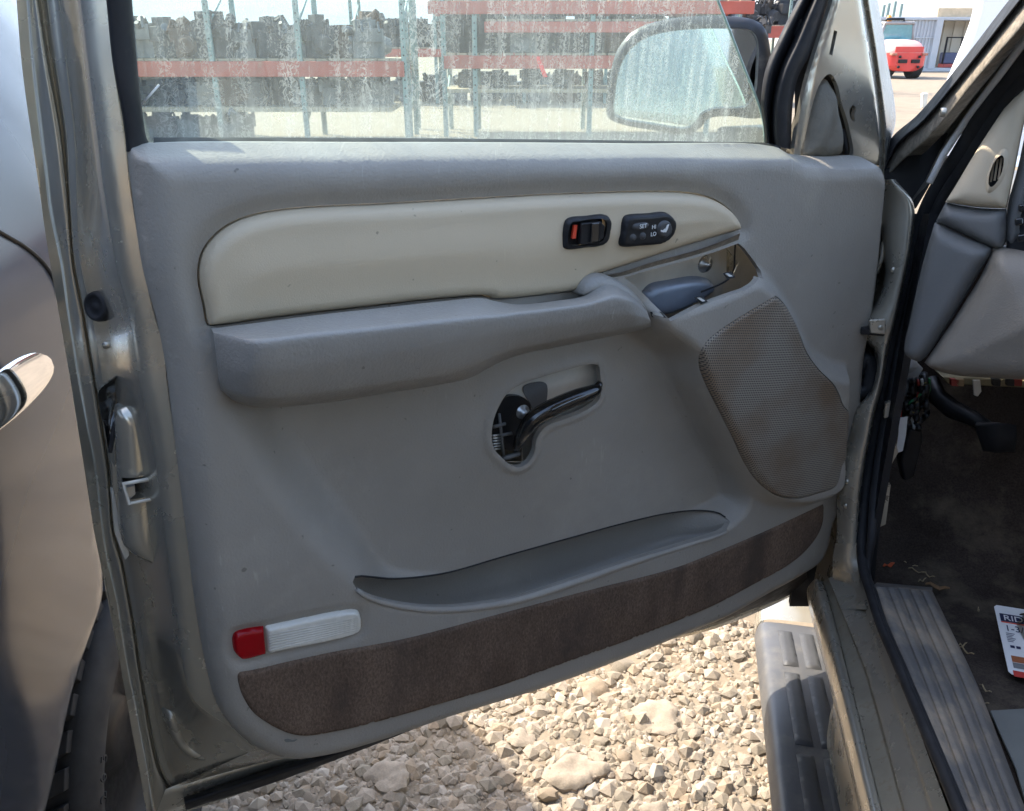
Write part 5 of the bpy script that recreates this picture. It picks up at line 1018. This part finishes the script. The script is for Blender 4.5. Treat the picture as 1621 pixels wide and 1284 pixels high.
while x < xa[4]-.25:
    s = re_.uniform(.6, .95); engine(x, YA+re_.uniform(.3, .5), zs, s, 'greasy engine on the red beam of the left rack', 'engines on the upper shelf of the left rack')
    engine(x+.1, YA+re_.uniform(.3, .5), .464, s*.85, 'greasy engine on the shelf under the left red beam', 'engines under the left rack beam')
    if x < xa[1]+.3: engine(x+.2, YA+re_.uniform(.2, .4), .004, s*.75, 'dark engine on the ground under the left rack', 'engines on the ground under the left rack')
    x += .36*s+.06
YB = 12.4
xb = [X(645, 100, YB), X(703, 100, YB), X(752, 100, YB), X(801, 100, YB)]
rack(xb[0], xb[3]+2.6, YB+.55, 1.1, [xb[0], xb[1], xb[2], xb[3]+1.2, xb[3]+2.9], [(Z(800, 88, YB), .17, xb[1], xb[3]+3.4), (Z(800, 2, YB), .16, xb[1]-.2, xb[3]+3.4), (Z(800, 34, YB), .14, xb[3]-.3, xb[3]+3.4)], 'middle rack with red beams on two levels')
shf = [o for o in bpy.data.objects if o.name.startswith('storage_rack')][1]; zl = Z(800, 141, YB)
b = MB(); b.box((xb[1], YB+.0, zl-.05), (xb[3]+3.2, YB+1.05, zl)); b.build('shelf', WOOD, shf, smooth=False)
x = xb[1]+.2
while x < xb[3]+3.2:
    s = re_.uniform(.7, .95); engine(x, YB+.45, Z(800, 88, YB)+.034, s, 'dark engine on the lower red beam of the middle rack', 'engines on the middle rack')
    engine(x+.1, YB+.4, zl+.004, s*.5, 'small dark engine on the plank under the middle rack beams', 'engines on the plank of the middle rack')
    x += .46
YC = 19.0
xc = [X(560, 100, YC), X(690, 100, YC), X(830, 100, YC), X(960, 100, YC), X(1160, 100, YC)]
rack(xc[0], xc[-1], YC+.6, 1.1, xc, [(1.1, .16, xc[0], xc[-1]), (2.2, .16, xc[1], xc[-1])], 'far rack seen between the posts of the middle rack')
for k in range(16): engine(xc[0]+.3+k*.56, YC+.6, 1.134, re_.uniform(.8, 1.1), 'small distant engine on the far rack shelf', 'engines on the far rack')
for k in range(15): engine(xc[0]+.4+k*.6, YC+.7, .004, re_.uniform(.8, 1.1), 'small distant engine on the ground under the far rack', 'engines under the far rack')
b = MB(); b.box((X(806, 40, YC), YC-.3, Z(806, 45, YC)), (X(852, 40, YC), YC-.26, Z(852, 24, YC))); b.build('white_board', mat('board white', (.75, .76, .74), .6, var=.04), smooth=False, bevel=.01, label='pale board hung high on the far rack', cat='board')
b = MB(); q = [gy(848, 90, 9), gy(854, 90, 9), gy(867, 122, 9), gy(860, 122, 9)]; b.prism(q, (0, .04, 0)); b.build('red_strap', mat('strap red', (.7, .03, .03), .6), smooth=False, label='short bright red strap hanging at an angle in front of the racks', cat='strap')
# container and loader
CONT = mat('container grey', (.44, .45, .46), .6, var=.08, vs=1.2, dirt=(.3, .24, .18), dthr=.66, ds=2)
YD = 38.0
co_ = empty('shipping_container', (X(1440, 118, YD), YD, 0), 'grey shipping container with an open bay behind the red loader', 'container')
x0, x1, x2, x3 = X(1340, 60, YD), X(1477, 60, YD), X(1484, 60, YD), X(1620, 60, YD); zt = Z(1450, 27, YD)
for k in range(26):
    a = x0+(x1-x0)*k/26; w_ = (x1-x0)/26
    b = MB(); b.prism([(a, YD, .12), (a+w_*.3, YD, .12), (a+w_*.45, YD+.05, .12), (a+w_*.85, YD+.05, .12), (a+w_, YD, .12), (a+w_, YD+.1, .12), (a, YD+.1, .12)], (0, 0, zt-.22)); b.build('wall_rib', CONT, co_, smooth=False)
for zz in (.35, .62): b = MB(); b.box((x0, YD-.03, zt*zz), (x1, YD-.002, zt*zz+.04)); b.build('rail', CONT, co_, smooth=False)
b = MB(); b.box((x0, YD-.06, zt-.12), (x3, YD+2.4, zt)); b.build('roof', CONT, co_, smooth=False, bevel=.02)
b = MB(); b.box((x0, YD-.06, 0), (x3, YD+2.4, .14)); b.build('base', CONT, co_, smooth=False, bevel=.02)
b = MB(); b.box((x1, YD-.08, .1), (x2+.1, YD+.1, zt)); b.build('corner_post', CONT, co_, smooth=False, bevel=.02)
TANW = mat('container lining', (.46, .42, .34), .7, var=.1, vs=2)
for k in range(16):
    a = x2+(x3-x2)*k/16; w_ = (x3-x2)/16; b = MB(); b.box((a, YD+1.5+.06*(k % 2), .14), (a+w_, YD+1.7, zt-.12)); b.build('inner_rib', TANW, co_, smooth=False)
g = empty('pressure_washer', (X(1500, 108, YD), YD+.7, .14), 'dark machine standing inside the open container bay', 'machine')
b = MB(); b.box((X(1490, 100, YD+.7), YD+.5, .3), (X(1512, 100, YD+.7), YD+1, .75)); b.build('tank', mat('machine blue', (.05, .06, .12), .5), g, bevel=.05)
b = MB(); xx0, xx1 = X(1490, 100, YD+.7), X(1514, 100, YD+.7); b.tube([(xx0, YD+.6, .3), (xx0, YD+.6, 1.35), (xx1, YD+.6, 1.35), (xx1, YD+.6, .3)], .05, 8); b.build('frame', BLACK, g)
b = MB(); b.box((xx0, YD+.5, .145), (xx1, YD+1, .3)); b.build('skid', mat('machine red', (.35, .05, .04), .5), g, bevel=.03)
b = MB(); b.box((X(1490, 20, YD), YD+.3, zt+.004), (X(1545, 20, YD), YD+1.8, Z(1500, 12, YD))); b.build('timber_stack', mat('pallet timber', (.55, .42, .27), .85, var=.15, vs=4), smooth=False, bevel=.03, label='stack of pale timber on the container roof', cat='timber')
for k, (px_, py_) in enumerate(((1400, 8), (1408, 5), (1418, 2), (1428, 6))):
    b = MB(); p = gy(px_, py_, YD+8); b.box((p.x-.06, YD+8-.06, 0), (p.x+.06, YD+8.06, p.z)); b.build('yard_post', POST, smooth=False, label='%s of four thin grey posts standing behind the container' % ('leftmost', 'second from left', 'third from left', 'rightmost')[k], cat='post', group='posts behind the container')
YT = 31.0; LRED = mat('loader red', (.62, .045, .035), .38, var=.06, vs=2, coat=.4); LW = mat('loader cream', (.74, .70, .64), .45, var=.05, vs=2); LG = mat('loader cab grey', (.30, .29, .27), .5, var=.06)
cx = X(1436, 100, YT); wd2 = (X(1467, 100, YT)-X(1405, 100, YT))/2
tl = empty('wheel_loader', (cx, YT+1, 0), 'red wheel loader with glazed cab parked before the grey container', 'loader')
sc = 1.0
def tz(py): return Z(1436, py, YT)
V, F = loft([[Vector((cx+wd2*a, YT+c, tz(py))) for a, c in ((-1.0, .6), (-.96, .12), (-.6, -.06), (0, -.12), (.6, -.06), (.96, .12), (1.0, .6))] for py in (84, 86, 96, 104)], 24, 4)
mk('counterweight', V, F, LRED, tl)
V, F = loft([[Vector((cx+wd2*a*s, YT+c, tz(py))) for a, c in ((-1.0, .6), (-.96, .12), (-.6, -.06), (0, -.12), (.6, -.06), (.96, .12), (1.0, .6))] for py, s in ((104, 1), (108, .88), (112, .66), (113, .5))], 24, 4)
mk('lower_weight', V, F, LRED, tl)
V, F = loft([[Vector((cx+wd2*a*s, YT+c+dy, tz(py))) for a, c in ((-1.0, .9), (-.95, .2), (-.6, .0), (0, -.05), (.6, .0), (.95, .2), (1.0, .9))] for py, s, dy in ((85, .98, 0), (80, .97, .02), (74, .9, .1), (68, .84, .3), (64, .7, .6), (63, .4, 1.1))], 24, 4)
mk('engine_cover', V, F, mat('sun glare loader red', (.72, .30, .25), .5, var=.08, vs=2), tl)  # sun glare on the cover is mixed into its red, making it paler
V, F = loft([[Vector((cx+wd2*a*s_, YT+c+dy, tz(py)+.02)) for a, c in ((-1.0, .9), (-.95, .3), (-.6, .1), (0, .05), (.6, .1), (.95, .3), (1.0, .9))] for py, s_, dy in ((70, .8, .25), (66, .72, .45), (63.5, .55, .8), (63, .3, 1.1))], 24, 4)
mk('cover_glare_cap', V, F, LW, tl)  # added cream shell standing in for the white sun glare on the cover top
V, F = loft([[Vector((cx+wd2*a, YT+c-.03, tz(py))) for a, c in ((-.72, .03), (0, -.05), (.72, .03))] for py in (74, 78, 83)], 10, 3); mk('cover_grille', V, F, LRED, tl)
for s in (-1, 1):
    b = MB(); b.box((cx+s*.32*wd2-.22*wd2, YT-.17, tz(100)), (cx+s*.32*wd2+.22*wd2, YT-.06, tz(94))); b.build('vent', BLACK, tl, bevel=.02)
    b = MB(); b.box((cx+s*.78*wd2-.14*wd2, YT-.12, tz(88)), (cx+s*.78*wd2+.14*wd2, YT+.1, tz(84))); b.build('headlight', mat('loader lamp', (.4, .16, .1), .3), tl, bevel=.02)
    for py in (90, 106): b = MB(); b.disc((cx+s*.5*wd2, YT-.1, tz(py)), (0, -1, 0), .045, .06, 12); b.build('tow_hole', BLACK, tl)
    b = MB(); b.lathe((cx+s*wd2*.72-.2, YT+.55, .42), (1, 0, 0), [(.1, 0), (.36, .0), (.42, .05), (.42, .36), (.36, .4), (.1, .4)], 28); b.build('wheel', TYRE, tl, sharp=40)
    b = MB(); b.lathe((cx+s*wd2*.72-.2, YT+2.7, .42), (1, 0, 0), [(.1, 0), (.36, .0), (.42, .05), (.42, .36), (.36, .4), (.1, .4)], 28); b.build('wheel', TYRE, tl, sharp=40)
    b = MB(); b.tube([(cx+s*wd2*.92, YT+1.3, tz(70)), (cx+s*wd2*.74, YT+1.2, tz(36))], .05, 8); b.build('cab_pillar', LG, tl)
    b = MB(); b.tube([(cx+s*wd2*.92, YT+2.6, tz(70)), (cx+s*wd2*.74, YT+2.4, tz(36))], .05, 8); b.build('cab_pillar', LG, tl)
b = MB(); b.box((cx-wd2*.8, YT+1.1, tz(38)), (cx+wd2*.8, YT+2.5, tz(33))); b.build('cab_roof', LG, tl, bevel=.05)
b = MB(); b.prism([(cx-wd2*.82, YT+1.25, tz(66)), (cx+wd2*.82, YT+1.25, tz(66)), (cx+wd2*.68, YT+1.17, tz(38.5)), (cx-wd2*.68, YT+1.17, tz(38.5))], (0, .02, 0)); b.build('cab_glass', mat('loader glass', (.12, .30, .32), .08, var=.1, coat=1), tl, smooth=False)
b = MB(); b.box((cx-wd2*.95, YT+1.3, tz(84)), (cx+wd2*.95, YT+2.6, tz(67))); b.build('cab_base', LG, tl, bevel=.04)
b = MB(); b.box((cx-wd2*.7, YT+.3, .3), (cx+wd2*.7, YT+2.8, tz(90))); b.build('chassis', BLACK, tl, smooth=False)
b = MB(); b.lathe((cx-wd2*.46, YT+1.4, tz(33)), (0, 0, 1), [(.1, 0), (.1, .1), (.06, .2), (0, .22)], 16); b.build('beacon', mat('beacon orange', (.8, .28, .02), .3), tl)
b = MB(); b.tube([(cx-wd2*.7, YT+1.2, tz(33)), (cx-wd2*.7, YT+1.2, tz(29)), (cx+wd2*.2, YT+1.2, tz(29)), (cx+wd2*.2, YT+1.2, tz(33))], .05, 6); b.build('light_bar', BLACK, tl)
# white van at the right, its sloping nose towards the left
YV = 7.5
nose = [(1446, 232), (1462, 205), (1470, 186), (1480, 166), (1490, 138), (1504, 104), (1520, 66), (1533, 30), (1540, 0), (1552, -60), (1600, -130), (1900, -150), (1900, 260), (1446, 260)]
van = empty('white_van', (X(1700, 200, YV), YV+.9, 0), 'white van nose parked beyond the windscreen pillar', 'van')
NP_ = cr([(gy(x, y, YV).x, gy(x, y, YV).z) for x, y in nose[:-2]], 40); bottomz = .35
ring = [(p[0], p[1]) for p in NP_]+[(NP_[-1][0], bottomz), (NP_[0][0], bottomz)]
rows = []; ve = Vector((.56, .83, 0))              # the van stands turned, its flank along this line
for yy, k_ in ((0, .94), (.05, .985), (.16, 1), (.9, 1.01), (1.6, 1), (1.75, .94)):
    cxx = NP_[-1][0]; rows.append([Vector((cxx+(x_-cxx)*k_, YV, bottomz+(z_-bottomz)*(.5+.5*k_)))+ve*yy for x_, z_ in ring])
V, F = loft(rows, 70, 3); mk('body', V, F, WHITE, van)
b = MB(); b.prism([Vector((NP_[-1][0]+(x_-NP_[-1][0])*.94, YV+.004, bottomz+(z_-bottomz)*.97)) for x_, z_ in ring], ve*.01)
mk('body_side', [v for v in b.V], b.F, WHITE, van, smooth=False)
b = MB(); b.prism([gy(x, y, YV-.02) for x, y in ((1461, 148), (1470, 147), (1467, 170), (1460, 172))], (0, .05, 0)); b.build('marker_lamp', PLATE, van, bevel=.01)
b = MB(); b.tube([gy(x, y, YV-.005) for x, y in ((1479, 130+36), (1500, 129+36), (1560, 130+36))], .006, 6); b.build('panel_line', PLATE, van)
b = MB(); b.lathe((X(1560, 220, YV), YV+.02, .36), (0, 1, 0), [(.1, 0), (.3, 0), (.35, .04), (.35, .2), (.1, .22)], 30); b.build('wheel', TYRE, van, sharp=40)
# racks with parts farther right, seen beside the mirror
YE = 24.0
rack(X(1120, 60, YE), X(1300, 60, YE), YE, 1.2, [X(1128, 60, YE), X(1160, 60, YE), X(1235, 60, YE), X(1310, 60, YE)], [(Z(1200, 42, YE), .28, X(1120, 60, YE), X(1320, 60, YE))], 'distant rack with a red beam beside the door mirror')
for k in range(7): engine(X(1128+k*26, 60, YE), YE, Z(1200, 42, YE)+.034, 1.0, 'tiny engine on the distant rack beside the mirror', 'engines on the distant rack by the mirror')
cab = empty('red_cabinet', (X(1250, 30, 26), 26, 0), 'cream cabinet with a red top beyond the window corner', 'cabinet')
b = MB(); b.box((X(1238, 40, 26), 26, 0), (X(1262, 40, 26), 26.8, Z(1250, 22, 26))); b.build('body', LW, cab, bevel=.05)
b = MB(); b.box((X(1241, 40, 26), 26.02, Z(1250, 22, 26)+.004), (X(1263, 40, 26), 26.6, Z(1250, 7, 26))); b.build('top', LRED, cab, bevel=.08)
# hills
V = []; F = []; N_ = 160
for i in range(N_):
    a = -2.4+4.8*i/(N_-1)+0; 
    for j in range(4):
        rr = (3600, 3900, 4300, 5200)[j]; hh = (0, .45, 1, .3)[j]
        hgt = 120+150*noise.noise(Vector((a*2.2, 0, 4)))+40*noise.noise(Vector((a*11, j, 1)))+70*math.exp(-((a+.28)/.22)**2)
        V.append((rr*math.sin(a), rr*math.cos(a), max(0, hgt)*hh))
F = [(i*4+j, i*4+j+1, (i+1)*4+j+1, (i+1)*4+j) for i in range(N_-1) for j in range(3)]
mk('hills', V, F, mat('dry hills', (.20, .22, .22), .95, var=.2, vs=.004), kind='structure', label='low hills on the horizon')

# hazy air out to the hills
b = MB(); b.box((-7500, -7500, -6), (7500, 7500, 620)); hz = b.build('haze', None, smooth=False, kind='stuff', label='thin dry haze over the yard')
hm_ = bpy.data.materials.new('haze air'); hm_.use_nodes = True; hn = hm_.node_tree; hn.nodes.clear()
ho = hn.nodes.new('ShaderNodeOutputMaterial'); hv = hn.nodes.new('ShaderNodeVolumePrincipled'); hv.inputs['Density'].default_value = .00016; hv.inputs['Color'].default_value = (.80, .88, 1, 1)
hn.links.new(hv.outputs[0], ho.inputs['Volume']); hz.data.materials.append(hm_)

# tell look-alikes apart by their place from the left
def from_left(o): 
    p = WL.get(o, o.location); d = p-CO; return d.x/max(.1, d.y)
ORD = ['first', 'second', 'third', 'fourth', 'fifth', 'sixth', 'seventh', 'eighth', 'ninth', 'tenth', 'eleventh', 'twelfth', 'thirteenth', 'fourteenth', 'fifteenth', 'sixteenth', 'seventeenth', 'eighteenth', 'nineteenth', 'twentieth']
by = {}
for o in bpy.data.objects:
    if o.parent is None and 'group' in o and o['category'] in ('engine', 'straw'): by.setdefault(o['label'], []).append(o)
for lab, L in by.items():
    L.sort(key=from_left)
    for k, o in enumerate(L):
        if k < len(ORD): o['label'] = lab+', '+ORD[k]+' from left'
